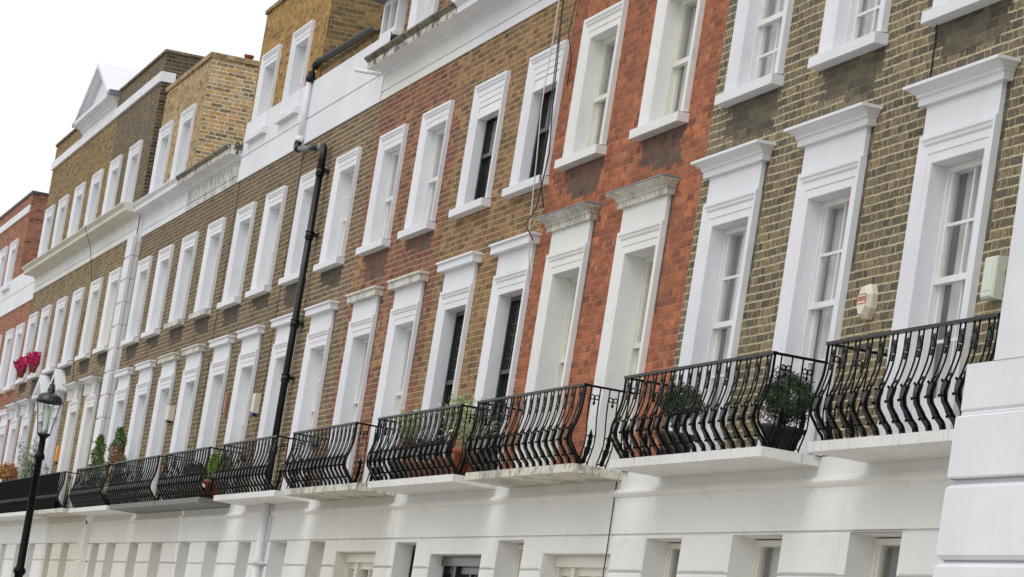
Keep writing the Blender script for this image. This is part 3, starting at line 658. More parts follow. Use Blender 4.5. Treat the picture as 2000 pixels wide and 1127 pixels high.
# pediment on the attic of the central group
b = MB(); px0, px1, pz, pa = -79.4, -73.45, 13.0, 14.12; xm = (px0+px1)/2; yp = ya
b.box(-78.8, -73.302, yp-.05, yp, 12.54, 12.74)
b.plan(px0+.28, px1-.28, yp, [(.02, 12.74), (.02, 12.86), (.06, 12.88), (.06, 12.93), (.14, 12.96), (.14, 12.99), (.2, 13.0), (.24, 13.06), (.26, 13.09), (.26, pz)])
t = .2
def tri(y, i0):
    return [(px0+i0*2.4, y, pz), (px1-i0*2.4, y, pz), (xm, y, pa-i0)]
A0 = tri(yp-.26, 0); A1 = tri(yp-.26, .09); B1 = tri(yp-.2, .09); B2 = tri(yp-.2, .16); C2 = tri(yp-.06, .16)
for P_, Q_ in ((A0, A1), (A1, B1), (B1, B2), (B2, C2)):
    for a_, c_ in ((0, 2), (2, 1)): b.quad(P_[a_], P_[c_], Q_[c_], Q_[a_])
b.poly(C2)
for s_, q_ in ((px0, 1), (px1, 1)): b.quad((s_, yp-.26, pz), (xm, yp-.26, pa), (xm, 3.4, pa), (s_, 3.4, pz))
b.poly([(px0, 3.4, pz), (px1, 3.4, pz), (xm, 3.4, pa)])
b.build('pediment', 'white', hK)
b = MB(); b.box(px1-.32, px1+.02, yp-.262, .25, pz+.002, pz+.13); b.build('lead_flashing', 'lead', hK)
b = MB(); b.box(-68.3, -67.381, yj+.0015, .003, 0, 3.95); b.build('return_wall', 'white_wall', hJ); b = MB(); b.box(-68.2, -67.381, yj+.002, .05, 9.3, 10.0); b.build('frieze_return', 'white_wall', hJ)
# quoin strip at the end of the central group
b = MB(); z = 3.96; k = 0
while z < 9.46:
    h = min(.46, 9.468-z); bx = .02
    L0 = (-67.382-.72, yj-.055)
    b.plan(-68.0, -67.56, 0, [(.142, z+.004), (.168, z+.026), (.168, z+h-.026), (.142, z+h-.004)], cap=True)
    z += h; k += 1
b.box(-68.14, -67.405, -.14, 0, 3.955, 9.466)
b.build('quoin_strip', 'white', hJ)
# attic of the drainpipe house: low brick wall behind the parapet, gutter, dormer
b = MB(); b.grid(-51.14, -47.05, 10.3, 10.62, .03); b.quad((-51.14, .03, 10.62), (-47.05, .03, 10.62), (-47.05, 3.2, 12.2), (-51.14, 3.2, 12.2), 1); b.quad((-51.14, .03, 10.62), (-51.14, 3.2, 12.2), (-51.14, 3.2, 10.3), (-51.14, .03, 10.3))
b.build('eaves_wall', ['brick_ochre', 'slate'], hF)
b = MB(); n = 10; gy = -.045
for k in range(n):
    a0, a1 = math.pi*k/n, math.pi*(k+1)/n; r = .062
    b.quad((-51.2, gy-r*math.cos(a0), 10.69-r*math.sin(a0)), (-47.12, gy-r*math.cos(a0), 10.63-r*math.sin(a0)), (-47.12, gy-r*math.cos(a1), 10.63-r*math.sin(a1)), (-51.2, gy-r*math.cos(a1), 10.69-r*math.sin(a1)))
b.tube([(-51.1, gy, 10.68), (-51.28, gy, 10.67), (-51.37, -.05, 10.62), (-51.4, -.07, 10.54), (-51.4, -.08, 10.38)], .058, 12); b.tube([(-51.4, -.08, 10.41), (-51.4, -.08, 10.47)], .072, 12)
b.build('gutter', 'gutter', hF)
b = MB(); b.box(-47.1, -47.0, .02, .09, 10.42, 10.98); b.box(-46.2, -46.1, .02, .09, 10.42, 10.98); b.box(-47.0, -46.2, .02, .09, 10.9, 10.98); b.box(-47.0, -46.2, .02, .09, 10.42, 10.5); b.box(-46.63, -46.57, .02, .08, 10.5, 10.9)
b.quad((-46.1, .09, 10.4), (-46.1, 2, 10.4), (-46.1, 2, 10.98), (-46.1, .09, 10.98)); b.quad((-47.1, .09, 10.4), (-47.1, 2, 10.4), (-47.1, 2, 10.98), (-47.1, .09, 10.98))
b.box(-47.15, -46.02, -.01, .3, 10.36, 10.42); dm = b.build('dormer', 'white', hF)
b = MB(); b.quad((-47.0, .06, 10.5), (-46.2, .06, 10.5), (-46.2, .06, 10.9), (-47.0, .06, 10.9)); b.quad((-47.0, .5, 10.5), (-46.2, .5, 10.5), (-46.2, .5, 10.9), (-47.0, .5, 10.9), 1); b.build('glass_pane', ['glass', 'room'], dm)
b = MB(); b.box(-47.25, -45.98, -.16, 2, 10.985, 11.13); b.quad((-47.25, -.17, 11.135), (-45.98, -.17, 11.135), (-45.98, 2, 11.2), (-47.25, 2, 11.2)); b.build('lead_roof', 'lead', dm)
# drainpipes
def collar(b, x, y, z, r, h=.09): b.tube([(x, y, z), (x, y, z+h)], r, 14); b.tube([(x, y, z-.012), (x, y, z)], r+.008, 14); b.tube([(x, y, z+h), (x, y, z+h+.012)], r+.008, 14)
b = MB(); X = -49.1
b.tube([(X, -.12, 3.96), (X, -.12, 8.8)], .052, 16)
b.tube([(X, -.12, 8.78), (X, -.12, 9.0), (X-.03, -.12, 9.08), (X-.12, -.12, 9.13), (X-.3, -.12, 9.13)], .056, 14)
b.tube([(X-.28, -.12, 9.13), (-51.15, -.12, 9.31)], .046, 14)
b.tube([(-51.1, -.12, 9.305), (-51.3, -.12, 9.33), (-51.38, -.11, 9.37), (-51.4, -.1, 9.45)], .058, 14)
for z in (5.65, 6.45, 7.75, 8.7, 4.6): collar(b, X, -.12, z, .062)
for z in (5.7, 6.5, 7.8, 8.75): b.box(X-.09, X+.09, -.075, 0, z-.02, z+.03)
b.tube([(X-.02, -.12, 6.58), (X-.18, -.1, 6.66), (X-.3, -.06, 6.7)], .035, 10)
b.build('drainpipe', 'pipe_black', hF)
b = MB(); b.tube([(-51.4, -.085, 9.42), (-51.4, -.085, 10.42)], .045, 14); b.tube([(-51.4, -.085, 9.45), (-51.4, -.085, 9.54)], .06, 14); b.build('white_drainpipe', 'white', hF)
b = MB(); b.tube([(-49.0, -.09, .12), (-49.0, -.09, 3.87)], .06, 16)
for z in (2.98, 1.4): b.tube([(-49.0, -.09, z), (-49.0, -.09, z+.1)], .085, 16); b.box(-49.12, -48.88, -.1, 0, z+.02, z+.06)
b.build('white_drainpipe', 'white', hF)
b = MB(); b.tube([(-46.35, -.05, 9.83), (-46.55, -.34, 9.86)], .03, 12); b.build('overflow_pipe', 'white', hF)
# conduits and cables on the fronts
def cable(p, name, pts, r, m): 
    b = MB(); b.tube(pts, r, 6); b.build(name, m, p)
cable(hD, 'black_cable', [(-36.44, -.12, 9.4), (-36.26, -.12, 8.66), (-36.1, -.14, 8.2), (-35.95, -.12, 7.52), (-35.98, -.16, 6.9), (-36.02, -.24, 6.72), (-35.95, -.14, 6.55)], .007, 'pipe_black')
cable(hD, 'black_cable', [(-36.52, -.1, 9.4), (-36.4, -.10, 8.66), (-36.2, -.12, 7.9), (-36.12, -.14, 7.3), (-36.16, -.03, 6.95)], .006, 'pipe_black')
cable(hC, 'black_cable', [(-36.15, -.03, 9.4), (-36.12, -.08, 8.9), (-36.0, -.03, 8.6), (-36.05, -.02, 8.3)], .006, 'pipe_black')
cable(hD, 'white_cable', [(-36.48, -.15, 9.4), (-36.47, -.15, 8.81), (-36.43, -.17, 8.31), (-36.29, -.2, 8.0), (-36.23, -.18, 7.51), (-36.04, -.18, 6.66), (-35.85, -.12, 6.0)], .007, 'cable_white')
cable(hA, 'black_cable', [(-24.95, -.012, 7.32), (-24.93, -.012, 6.83)], .007, 'pipe_black')
cable(hF, 'black_cable', [(-51.28, -.015, 9.35), (-51.3, -.015, 7.4), (-51.31, -.015, 5.6), (-51.3, -.015, 4.0)], .0045, 'pipe_black')
cable(hG, 'black_cable', [(-56.7, -.015, 9.4), (-56.72, -.015, 7.4), (-56.7, -.015, 4.0)], .0045, 'pipe_black')
cable(hJ, 'black_cable', [(-72.6, -.52, 10.05), (-72.7, -.3, 9.6), (-72.8, -.14, 8.9), (-72.95, -.2, 7.3), (-73.1, -.13, 6.7)], .007, 'pipe_black')
cable(hC, 'cable', [(-32.03+.25, -.012, 3.86), (-31.75, -.012, 3.3), (-31.72, -.012, 2.2)], .006, 'pipe_black')
# roof items
b = MB(); b.lathe(-63.1, .8, [(.0, 12.2), (.085, 12.2), (.08, 12.6), (.095, 12.61), (.095, 12.64), (.08, 12.645), (.07, 12.645), (.07, 12.5)], 18); b.build('chimney_pot', 'terracotta', hI)
b = MB(); b.lathe(-63.1, .8, [(.083, 12.52), (.087, 12.525), (.087, 12.545), (.082, 12.55)], 18); b.build('chimney_pot_band', 'white', hI)
b = MB(); b.tube([(-86.6, 1, 11.8), (-86.6, 1, 12.7)], .015); b.tube([(-87.3, 1, 12.62), (-85.9, 1, 12.62)], .009)
for k in range(7): b.tube([(-87.2+k*.2, .8, 12.62), (-87.2+k*.2, 1.2, 12.62)], .006, 4)
o = b.build('roof_aerial', 'lead'); tag(o, 'thin metal roof aerial standing between the far left red attic and the drab brick attic', 'aerial')
b = MB(); b.tube([(-75.5, 2.5, 13.1), (-75.5, 2.5, 14.25)], .015); b.tube([(-76.3, 2.5, 14.2), (-73.9, 2.5, 14.2)], .012)
for k in range(10): b.tube([(-76.1+k*.22, 2.5, 14.05), (-76.1+k*.22, 2.5, 14.35)], .007, 4)
o = b.build('roof_aerial', 'lead'); tag(o, 'thin metal roof aerial right of the white pediment', 'aerial')

# ------------------------------------------------------------------ white corner block on the right
cb = thing('corner_block', 'white stucco pier with grooved blocks at the right edge, in front of the last balcony', 'building', (-19.5, -.6, 0))
b = MB(); X0, X1, Y0 = -21.19, -14., -.6
def blk(za, zb, o=.0, be=.03):
    b.plan(X0, X1, 0, [(.63-be, za), (.63, za+be), (.63, zb-be), (.63-be, zb)], cap=False)
zl = [0, .35, .9, 1.45, 2.0, 2.52, 3.03, 3.56]
for a, c in zip(zl[:-1], zl[1:]): blk(a+.0, c-.02)
b.plan(X0, X1, 0, [(.585, 0), (.585, 4.3)], cap=False)
blk(3.575, 4.005, be=.012)
b.plan(X0, X1, 0, [(.605, 4.005), (.605, 4.02), (.63-.03, 4.03), (.63-.02, 4.05), (.61, 4.36), (.0, 4.37)], cap=False)
b.build('rusticated_base', 'white', cb)
b = MB(); b.box(-21.33, -14, -.615, 0, 4.362, 12.0); b.build('upper_pier', 'white', cb)

# ------------------------------------------------------------------ balcony railings
def prof(t):      # outward bulge of a bar at height fraction t (0 slab, 1 rail)
    pts = [(0, -.07), (.06, -.055), (.16, .01), (.26, .058), (.34, .07), (.42, .062), (.55, .03), (.68, .008), (.8, 0), (1, 0)]
    for (a, va), (c, vc) in zip(pts[:-1], pts[1:]):
        if t <= c:
            u_ = (t-a)/(c-a); u_ = u_*u_*(3-2*u_)*.5+u_*.5; return va+(vc-va)*u_
    return 0
H0, H1 = 3.952, 4.695
def baluster_mesh(side, gap, orn):
    """pair of bowed bars with a cast drop near the rail and a cast panel in the bulge; local: x along rail, -y outwards"""
    b = MB(); n = 16
    for s_ in (-1, 1):
        pts = [(s_*gap/2, -prof(k/n), H0+(H1-H0)*k/n) for k in range(n+1)]
        b.tube(pts, .0075, 5)
    def ribbon(t0, t1, wfun, th=.006, m=12, off=0):
        pv = None
        for k in range(m+1):
            t = t0+(t1-t0)*k/m; w_ = wfun(k/m); y = -prof(t)-off; z = H0+(H1-H0)*t
            cur = [(-w_, y-th, z), (w_, y-th, z), (w_, y+th, z), (-w_, y+th, z)]
            if pv:
                for j in range(4): b.quad(pv[j], pv[(j+1) % 4], cur[(j+1) % 4], cur[j])
            pv = cur
    if not side:
        ribbon(.02, .44, lambda u_: gap*.5*(.80+.18*math.sin(u_*8)) if u_ > .14 else gap*.5*(.3+.5*abs(u_-.07)/.07), .015, 16)
        pts = [(gap*.5*math.cos(a_), -prof(.44+.07*math.sin(a_)), H0+(H1-H0)*(.44+.075*math.sin(a_))) for a_ in [math.pi*k/8 for k in range(9)]]
        b.tube(pts, .009, 5)
        for s_ in (-1, 1):
            for t_ in (.445, .30, .12):
                zc = H0+(H1-H0)*t_; yc = -prof(t_)-.019
                b.tube([(s_*gap*.44, yc, zc-.012), (s_*gap*.44, yc-.002, zc), (s_*gap*.44, yc, zc+.012)], [.004, .012, .004], 6)
        # cast drop: two lobes, a leaf and a tail
        for s_ in (-1, 1):
            b.tube([(s_*gap*.20+.016*math.cos(a_), 0, H0+(H1-H0)*.905+.016*math.sin(a_)) for a_ in [2*math.pi*k/8 for k in range(9)]], .006, 5, cap=False)
        ribbon(.81, .885, lambda u_: gap*(.22+.14*math.sin(u_*3.1)+.04*math.sin(u_*15)), .008, 8)
        ribbon(.73, .80, lambda u_: gap*(.04+.16*math.sin(u_*3.0)), .007, 6)
        b.box(-gap/2, gap/2, -.004, .004, H0+.935*(H1-H0), H0+.945*(H1-H0))
    elif orn:
        zc = H0+(H1-H0)*.875; r = gap*.22
        for s_ in (-1, 1):
            ring = [(s_*gap*.25+r*math.cos(a_), 0, zc+r*math.sin(a_)) for a_ in [2*math.pi*k/14 for k in range(15)]]
            b.tube(ring, .0058, 5, cap=False)
        b.tube([(-gap/2, 0, zc+r*.6), (-gap*.25, 0, zc+r*1.25), (0, 0, zc+r*.7), (gap*.25, 0, zc+r*1.25), (gap/2, 0, zc+r*.6)], .004, 4); b.tube([(0, 0, zc+r*.7), (0, 0, zc-r*1.9)], .008, 5)
        b.tube([(0, 0, zc-r*3.9), (0, 0, zc-r*2.8), (0, 0, zc-r*1.7)], [.002, gap*.17, .006], 6)
        ribbon(.02, .34, lambda u_: gap*(.15+.10*math.sin(u_*3.1)+.04*math.sin(u_*16)), .010, 16)
        ribbon(.34, .46, lambda u_: gap*(.24*(1-u_)+.02), .008, 5)
        for t_ in (.36, .2, .03):
            b.tube([(-gap/2, -prof(t_), H0+(H1-H0)*t_), (0, -prof(t_+.03), H0+(H1-H0)*(t_+.035)), (gap/2, -prof(t_), H0+(H1-H0)*t_)], .0055, 5)
    me = bpy.data.meshes.new('baluster'); me.from_pydata(b.v, [], b.f); me.materials.append(M['iron'])
    for i, q in enumerate(me.polygons): q.use_smooth = b.sm[i]
    return me
ME_F = baluster_mesh(False, .092, True); ME_S = baluster_mesh(True, .092, True)
RG = 'black bowed iron balcony railings along the terrace'
def railing(label, x0, x1, yw=0., fabric=False, pitch=.25):
    r = thing('balcony_railing', label, 'railing', ((x0+x1)/2, yw-.5, H0), RG)
    cx = (x0+x1)/2; yf = yw-.5
    b = MB(); b.box(x0-.015, x1+.015, yf-.02, yf+.016, H1, H1+.024); b.box(x0-.015, x0+.015, yf+.014, yw, H1, H1+.02); b.box(x1-.015, x1+.015, yf+.014, yw, H1, H1+.02)
    b.build('top_rail', 'iron', r)
    for xx in (x0, x1):
        b = MB(); b.tube([(xx, yf-prof(k/16), H0+(H1-H0)*k/16) for k in range(17)], .012, 6); b.build('corner_post', 'iron', r)
    n = max(3, round((x1-x0)/pitch)); st = (x1-x0)/n
    for k in range(n):
        o = bpy.data.objects.new('baluster', ME_F); C.objects.link(o); o.parent = r; o.location = (x0+st*(k+.5)-cx, 0, -H0)
    for xx, rot in ((x0, -math.pi/2), (x1, math.pi/2)):
        for k, yy in enumerate((yf+.105, yf+.29)):
            o = bpy.data.objects.new('baluster', ME_S); C.objects.link(o); o.parent = r
            o.location = (xx-cx, yy-yf, -H0); o.rotation_euler = (0, 0, rot)
    if fabric:
        b = MB(); b.box(x0+.02, x1-.25, yf-.078, yf-.072, H0+.01, H1-.005); b.build('screen', 'fabric', r)
    return r
railing('black iron railing at the right edge, cut off by the white corner block', -24.95, -21.62)
railing('black iron railing with two ball shrubs behind it, in front of the olive brick house', -30.31, -26.19)
railing('black iron railing with nothing behind it, in front of the orange-red brick house', -35.74, -31.64)
railing('black iron railing with terracotta pots of pale leafy plants behind it', -40.55, -36.45)
railing('black iron railing on the stained slab, in front of the maroon brick house', -45.72, -41.79)
railing('black iron railing where the black drainpipe comes down behind its right end', -51.04, -46.87)
railing('black iron railing on a dark grey slab with a round green bush in a pot', -56.36, -52.22)
railing('black iron railing on a grey slab, between the conifers and the round green bush', -62.05, -57.11)
railing('black iron railing in front of the slim green conifer, just right of the black screen', -67.05, -62.85)
railing('long black iron railing covered in dark netting at the far left', -83.0, -68.77, yw=0., fabric=True)

# ------------------------------------------------------------------ wall boxes
def alarm_round(x, z, y=0):
    t = thing('alarm_box', 'cream hexagonal alarm box with red lettering on the olive brick pier', 'alarm', (x, y, z))
    b = MB()
    def ring(r, yy, sx=.86): return [(x+r*sx*math.cos(math.pi/8+a*math.pi/4), yy, z+r*math.sin(math.pi/8+a*math.pi/4)) for a in range(8)]
    R = [ring(.150, y), ring(.150, y-.035), ring(.150, y-.045), ring(.118, y-.085), ring(.112, y-.09)]
    for P_, Q_ in zip(R[:-1], R[1:]):
        for k in range(8): b.quad(P_[k], P_[(k+1) % 8], Q_[(k+1) % 8], Q_[k])
    b.poly(R[-1]); b.build('case', 'alarm', t)
    cu = bpy.data.curves.new('lettering', 'FONT'); cu.body = 'CERTO'; cu.size = .05; cu.align_x = 'CENTER'; cu.align_y = 'CENTER'; cu.extrude = .0015
    to = bpy.data.objects.new('tmp', cu); C.objects.link(to)
    dg = bpy.context.evaluated_depsgraph_get(); me = bpy.data.meshes.new_from_object(to.evaluated_get(dg)); bpy.data.objects.remove(to)
    me.materials.clear(); me.materials.append(M['red_print'])
    o = bpy.data.objects.new('lettering', me); C.objects.link(o); o.parent = t; o.rotation_euler = (math.pi/2, 0, 0); o.location = (0, -.0925, .012)
    b = MB()
    for (a0, a1, c0, c1) in ((-.095, .095, .048, .053), (-.095, .095, -.026, -.021), (-.095, -.09, -.021, .048), (.09, .095, -.021, .048)): b.box(x+a0, x+a1, y-.0935, y-.0905, z+c0, z+c1)
    b.build('red_border', 'red_print', t)
def wbox(x, z, w_, h, d, m, label, kind='plain', y=0):
    b = MB(); be = .018
    L = [[(x-w_/2+i, yy, z-h/2+i), (x+w_/2-i, yy, z-h/2+i), (x+w_/2-i, yy, z+h/2-i), (x-w_/2+i, yy, z+h/2-i)] for i, yy in ((0, y), (0, y-d+be), (be*.5, y-d+be*.3), (be, y-d))]
    for P_, Q_ in zip(L[:-1], L[1:]):
        for k in range(4): b.quad(P_[k], P_[(k+1) % 4], Q_[(k+1) % 4], Q_[k])
    b.poly(L[-1]); mats = [m]
    if kind == 'lens':
        mats.append('blue'); b.tube([(x, y-d*.5, z-h/2-.05), (x, y-d*.5, z-h/2)], .035, 10, 1)
    if kind == 'seam': b.box(x-w_*.3, x+w_*.3, y-d-.003, y-d+.002, z-h*.32, z+h*.32)
    if kind == 'dark':
        mats.append('urn'); b.box(x-.03, x+.03, y-d*.8, y-.02, z-h/2-.04, z-h/2, 1)
    o = b.build('alarm_box', mats); tag(o, label, 'alarm'); return o
alarm_round(-25.52, 5.16)
wbox(-22.98, 5.15, .22, .31, .085, 'alarm_pale', 'pale green oblong alarm box on the rightmost brick pier beside the white corner block', 'seam')
wbox(-59.62, 5.6, .22, .26, .12, 'alarm', 'small white alarm box on brown brick above the grey balcony slab', 'dark')
wbox(-54.25, 5.55, .14, .36, .06, 'alarm_brown', 'narrow brown box on brown brick above the round green bush')
wbox(-51.55, 5.44, .18, .3, .1, 'alarm', 'white alarm box with a blue lamp left of the black drainpipe', 'lens')
wbox(-73.35, 5.25, .15, .34, .09, 'orange_box', 'orange yellow alarm box on the drab brick house behind the street lamp', 'dark', y=yj)

# ------------------------------------------------------------------ plants
def leaves(b, pts, size, asp=2.2, m=0, rnd=None):
    for p_ in pts:
        d = Vector((random.gauss(0, 1), random.gauss(0, 1), random.gauss(0, 1)+.3)).normalized()
        e = d.cross(Vector((random.random()-.5, random.random()-.5, random.random()-.5))).normalized()
        L_ = size*random.uniform(.6, 1.3); w_ = L_/asp; p_ = Vector(p_)
        a = p_-e*w_*.5; c = p_+e*w_*.5; t_ = p_+d*L_; mid = p_+d*L_*.5
        i = len(b.v); b.v += [tuple(p_), tuple(mid+e*w_*.5), tuple(t_), tuple(mid-e*w_*.5)]; b.f.append((i, i+1, i+2, i+3)); b.mi.append(m); b.sm.append(False)
def blob(c, r, n, shell=.45):
    out_ = []
    k = [random.uniform(0, 6) for _ in range(6)]
    while len(out_) < n:
        d = Vector((random.gauss(0, 1), random.gauss(0, 1), random.gauss(0, 1))).normalized()
        bump = 1+.13*math.sin(d.x*5+k[0])+.1*math.sin(d.z*7+k[1])+.1*math.sin(d.y*6+k[2])
        q = random.uniform(shell, 1)**.6*bump*(1.0 if random.random() > .04 else random.uniform(1.02, 1.16))
        out_.append((c[0]+d.x*r[0]*q, c[1]+d.y*r[1]*q, c[2]+d.z*r[2]*q))
    return out_
def potmesh(x, y, z0, z1, r0, r1, m, parent, name='pot'):
    b = MB(); h = z1-z0
    b.lathe(x, y, [(0, z0), (r0, z0), (r1*.95, z1-h*.18), (r1*1.08, z1-h*.18), (r1*1.1, z1), (r1*.95, z1), (r1*.93, z1-.03), (0, z1-.03)], 18); b.build(name, m, parent)
def shrub(name, label, cat, x, y, foliage, mat, pot=None, trunk=None, size=.05, asp=2.2, extra=None, group=None):
    t = thing(name, label, cat, (x, y, H0), group)
    if pot: potmesh(x, y, H0+.002, H0+pot[0], pot[1], pot[2], pot[3], t)
    if trunk:
        b = MB(); z0 = H0+(pot[0]-.04 if pot else 0)
        b.tube([(x, y, z0), (x+.01, y, (z0+trunk)/2), (x, y, trunk)], [.018, .014, .009], 7); b.build('stem', 'bark', t)
    b = MB()
    for (c, r, n) in foliage: leaves(b, blob(c, r, n), size, asp)
    b.build('foliage', mat, t)
    if extra:
        b = MB()
        for (c, r, n) in extra[1]: leaves(b, blob(c, r, n, .7), size, asp)
        b.build('dry_foliage', extra[0], t)
    return t
zt_ = H0
shrub('topiary_ball', 'round clipped dark green shrub behind the left half of the olive house railing', 'shrub', -29.2, -.28, [((-29.2, -.28, 4.46), (.37, .17, .155), 5200)], 'leaf_dark', pot=(.24, .12, .16, 'urn'), trunk=4.38, size=.036, asp=4)
shrub('topiary_ball', 'round clipped dark green shrub in a dark urn at the right corner of its railing', 'shrub', -26.5, -.24, [((-26.5, -.24, 4.40), (.33, .20, .20), 7000)], 'leaf_dark', pot=(.21, .11, .17, 'urn'), trunk=4.35, size=.036, asp=4)
def bushy(label, x, y, zc, r, n, m, pot, potmat='terracotta', size=.07, asp=3.2):
    t = thing('potted_plant', label, 'plant', (x, y, H0))
    potmesh(x, y, H0+.002, H0+pot[0], pot[1], pot[2], potmat, t)
    b = MB(); 
    for k in range(14):
        an = random.uniform(0, 6.28); q = random.uniform(.3, 1)
        tip = (x+r[0]*q*math.cos(an), y+r[1]*q*math.sin(an), zc+r[2]*random.uniform(-.2, 1))
        b.tube([(x, y, H0+pot[0]-.03), ((x+tip[0])/2, (y+tip[1])/2, (H0+pot[0]+tip[2])/2+.03), tip], [.006, .005, .002], 5)
        
    b.build('stem', 'bark', t)
    b = MB(); leaves(b, blob((x, y, zc), r, n, .15), size, asp); b.build('foliage', m, t); return t
bushy('pale variegated plant sticking up left of centre above the terracotta pot balcony rail', -40.05, -.22, 4.66, (.45, .16, .2), 520, 'leaf_pale', (.26, .12, .16), 'urn')
bushy('bright green leafy plant sticking up behind the middle of the terracotta pot balcony rail', -37.95, -.2, 4.70, (.55, .16, .24), 620, 'leaf_pale', (.26, .12, .16))
bushy('loose leafy plant in the large terracotta pot at the right end of its balcony', -36.75, -.25, 4.52, (.34, .24, .26), 480, 'leaf_pale', (.30, .13, .19))
bushy('low dark leafy plant in a terracotta pot between two taller plants', -39.1, -.25, 4.35, (.35, .15, .12), 260, 'leaf_dark', (.24, .12, .16))
shrub('potted_bush', 'round lime green bush in a terracotta pot on the dark grey balcony', 'shrub', -52.95, -.2, [((-52.95, -.2, 4.48), (.3, .2, .17), 1500)], 'leaf_lime', pot=(.3, .12, .18, 'terracotta'), trunk=4.4, size=.05)
shrub('potted_bush', 'low dark green bush half hidden behind the railing left of the lime green bush', 'shrub', -54.5, -.25, [((-54.5, -.25, 4.38), (.6, .18, .16), 1500)], 'leaf_dark', pot=(.24, .14, .18, 'urn'), trunk=4.3, size=.05)
def conifer(label, x, y, z0, z1, r, m, dry=None):
    t = thing('conifer', label, 'conifer', (x, y, H0)); potmesh(x, y, H0+.002, H0+.24, .11, .15, 'urn', t)
    b = MB(); b.tube([(x, y, H0+.2), (x+.01, y, (z0+z1)/2), (x, y, z1-.1)], [.02, .014, .006], 7); b.build('trunk', 'bark', t)
    G1 = []; D1 = []
    for k in range(3800):
        u_ = random.random(); an = random.uniform(0, 6.28); rr = r*(1-u_)**.45*(.35+.65*math.sqrt(random.random()))*(1+.25*math.sin(u_*23+an))
        if u_ < .12: rr *= .6+u_*3
        p_ = (x+rr*1.25*math.cos(an)+.04*math.sin(u_*5), y+rr*math.sin(an), z0+(z1-z0)*u_)
        (D1 if dry and dry[0] < u_ < dry[1] and rr > .02 and math.sin(an*2+u_*4) > -.35 else G1).append(p_)
    b = MB(); leaves(b, G1, .055, 3); b.build('foliage', m, t)
    if dry: b = MB(); leaves(b, D1, .055, 3); b.build('dry_foliage', 'leaf_brown', t)
conifer('slim green conifer against the foot of the white quoin strip', -66.1, -.28, 4.15, 5.38, .20, 'leaf_conifer')
conifer('slim conifer browned by drought in front of the first brown window right of the quoins', -63.35, -.32, 4.1, 5.42, .24, 'leaf_conifer', dry=(.2, .74))
def olive(x, y):
    t = thing('olive_tree', 'grey green olive tree on the netted balcony behind the street lamp', 'tree', (x, y, H0)); potmesh(x, y, H0+.002, H0+.3, .15, .2, 'urn', t)
    b = MB(); P_ = []
    b.tube([(x, y, H0+.25), (x+.05, y, 4.7), (x, y, 5.0)], [.035, .028, .02], 8)
    for k in range(26):
        an = random.uniform(0, 6.28); q = random.uniform(.3, 1.0); tip = Vector((x+2.1*q*math.cos(an), y+.30*q*math.sin(an), 5.0+random.uniform(-.35, .55)))
        st_ = Vector((x+.03, y, random.uniform(4.6, 5.0))); md = (st_+tip)/2+Vector((0, 0, .08))
        b.tube([st_, md, tip], [.013, .008, .003], 5)
        for j in range(60):
            u_ = random.uniform(.25, 1.05); c_ = st_.lerp(tip, u_); P_.append((c_.x+random.gauss(0, .16), c_.y+random.gauss(0, .05), c_.z+random.gauss(0, .07)))
    b.build('trunk', 'bark', t); b = MB(); leaves(b, P_, .10, 3.4); b.build('foliage', 'leaf_olive', t)
olive(-76.6, -.25)
shrub('potted_bush', 'rust coloured dry bush above the netted railing at the far left edge', 'shrub', -80.9, -.28, [((-80.9, -.28, 4.98), (.75, .2, .2), 900)], 'leaf_rust', pot=(.5, .15, .2, 'urn'), trunk=4.9, size=.09)
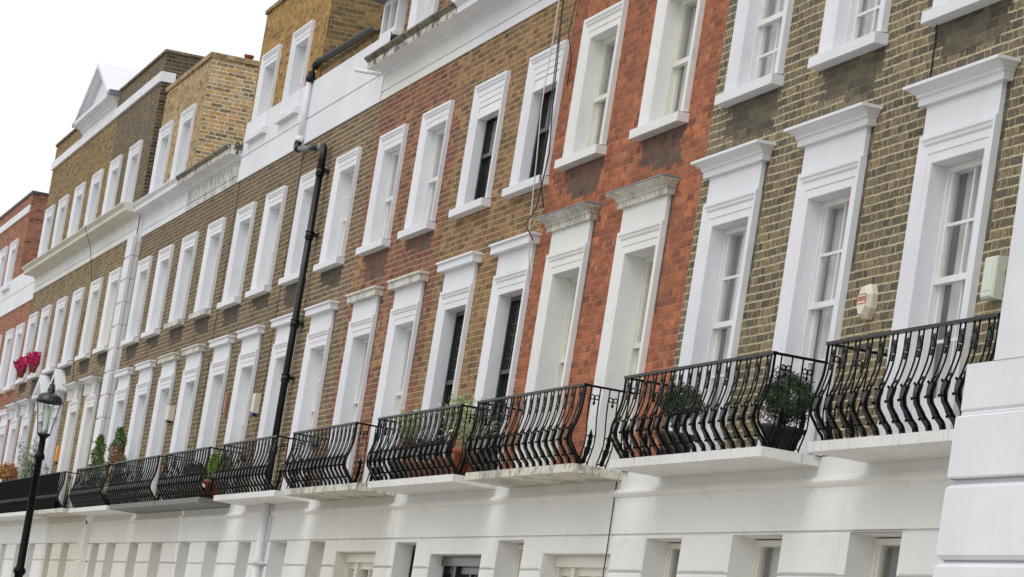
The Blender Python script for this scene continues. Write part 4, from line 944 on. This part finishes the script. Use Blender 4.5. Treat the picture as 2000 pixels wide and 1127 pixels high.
def flowers(label, x, z, rx, n, y=-.22):
    t = thing('flower_pot', label, 'flower pot', (x, y, z)); b = MB()
    b.lathe(x, y, [(0, z), (.075, z), (.1, z+.15), (.115, z+.15), (.115, z+.19), (.1, z+.19), (0, z+.17)], 16); b.build('pot', 'terracotta', t)
    b = MB(); pts = blob((x, y, z+.31), (rx, .15, .14), n, .75)
    leaves(b, pts, .075, 1.5); b.build('petals', 'petal', t)
    b = MB(); leaves(b, blob((x, y, z+.3), (rx*.8, .16, .14), 90, .3), .08, 2); b.build('foliage', 'leaf_dark', t)
flowers('bigger pot of magenta flowers on the drab house sill, right of the smaller one', -79.95, 7.31, .46, 620, -.24)
flowers('smaller pot of magenta flowers on the last sill of the drab house', -82.3, 7.31, .46, 540, -.24)

# ------------------------------------------------------------------ street lamp
LX, LY = -42.0, -4.25
lamp = thing('street_lamp', 'old black street lamp with a tapered glass lantern at the left', 'street lamp', (LX, LY, .12))
b = MB(); b.lathe(LX, LY, [(.16, .12), (.16, .25), (.12, .3), (.11, .9), (.13, .95), (.07, 1.05), (.055, 1.1), (.052, 2.2), (.075, 2.23), (.075, 2.27), (.05, 2.3), (.042, 3.6), (.062, 3.62), (.062, 3.66), (.042, 3.68), (.038, 3.86), (.05, 3.88), (.075, 3.905), (.085, 3.915), (0, 3.92)], 20)
b.tube([(LX-.28, LY, 3.7), (LX+.28, LY, 3.7)], .001, 4)
b.build('post', 'iron', lamp)
b = MB(); b.lathe(LX, LY, [(.078, 3.915), (.15, 4.30)], 28); b.build('lantern_glass', 'glass_lamp', lamp)
b = MB(); b.lathe(LX, LY, [(.082, 3.905), (.086, 3.92), (.078, 3.93)], 28)
b.lathe(LX, LY, [(.150, 4.295), (.165, 4.30), (.168, 4.325), (.155, 4.345), (.15, 4.37), (.12, 4.40), (.06, 4.425), (.045, 4.43), (.05, 4.45), (.04, 4.49), (.03, 4.5), (.036, 4.52), (.012, 4.54), (.016, 4.56), (.004, 4.6), (0, 4.61)], 28)
for k in range(8):
    a_ = 2*math.pi*k/8+.2; b.tube([(LX+.079*math.cos(a_), LY+.079*math.sin(a_), 3.92), (LX+.151*math.cos(a_), LY+.151*math.sin(a_), 4.30)], .0035, 5)
b.build('lantern_frame', 'frame_black', lamp)
b = MB(); b.lathe(LX, LY, [(.0, 3.93), (.03, 3.93), (.03, 4.0), (.02, 4.02), (.035, 4.1), (.035, 4.2), (.015, 4.26), (0, 4.27)], 14); b.build('bulb', 'frame_white', lamp)
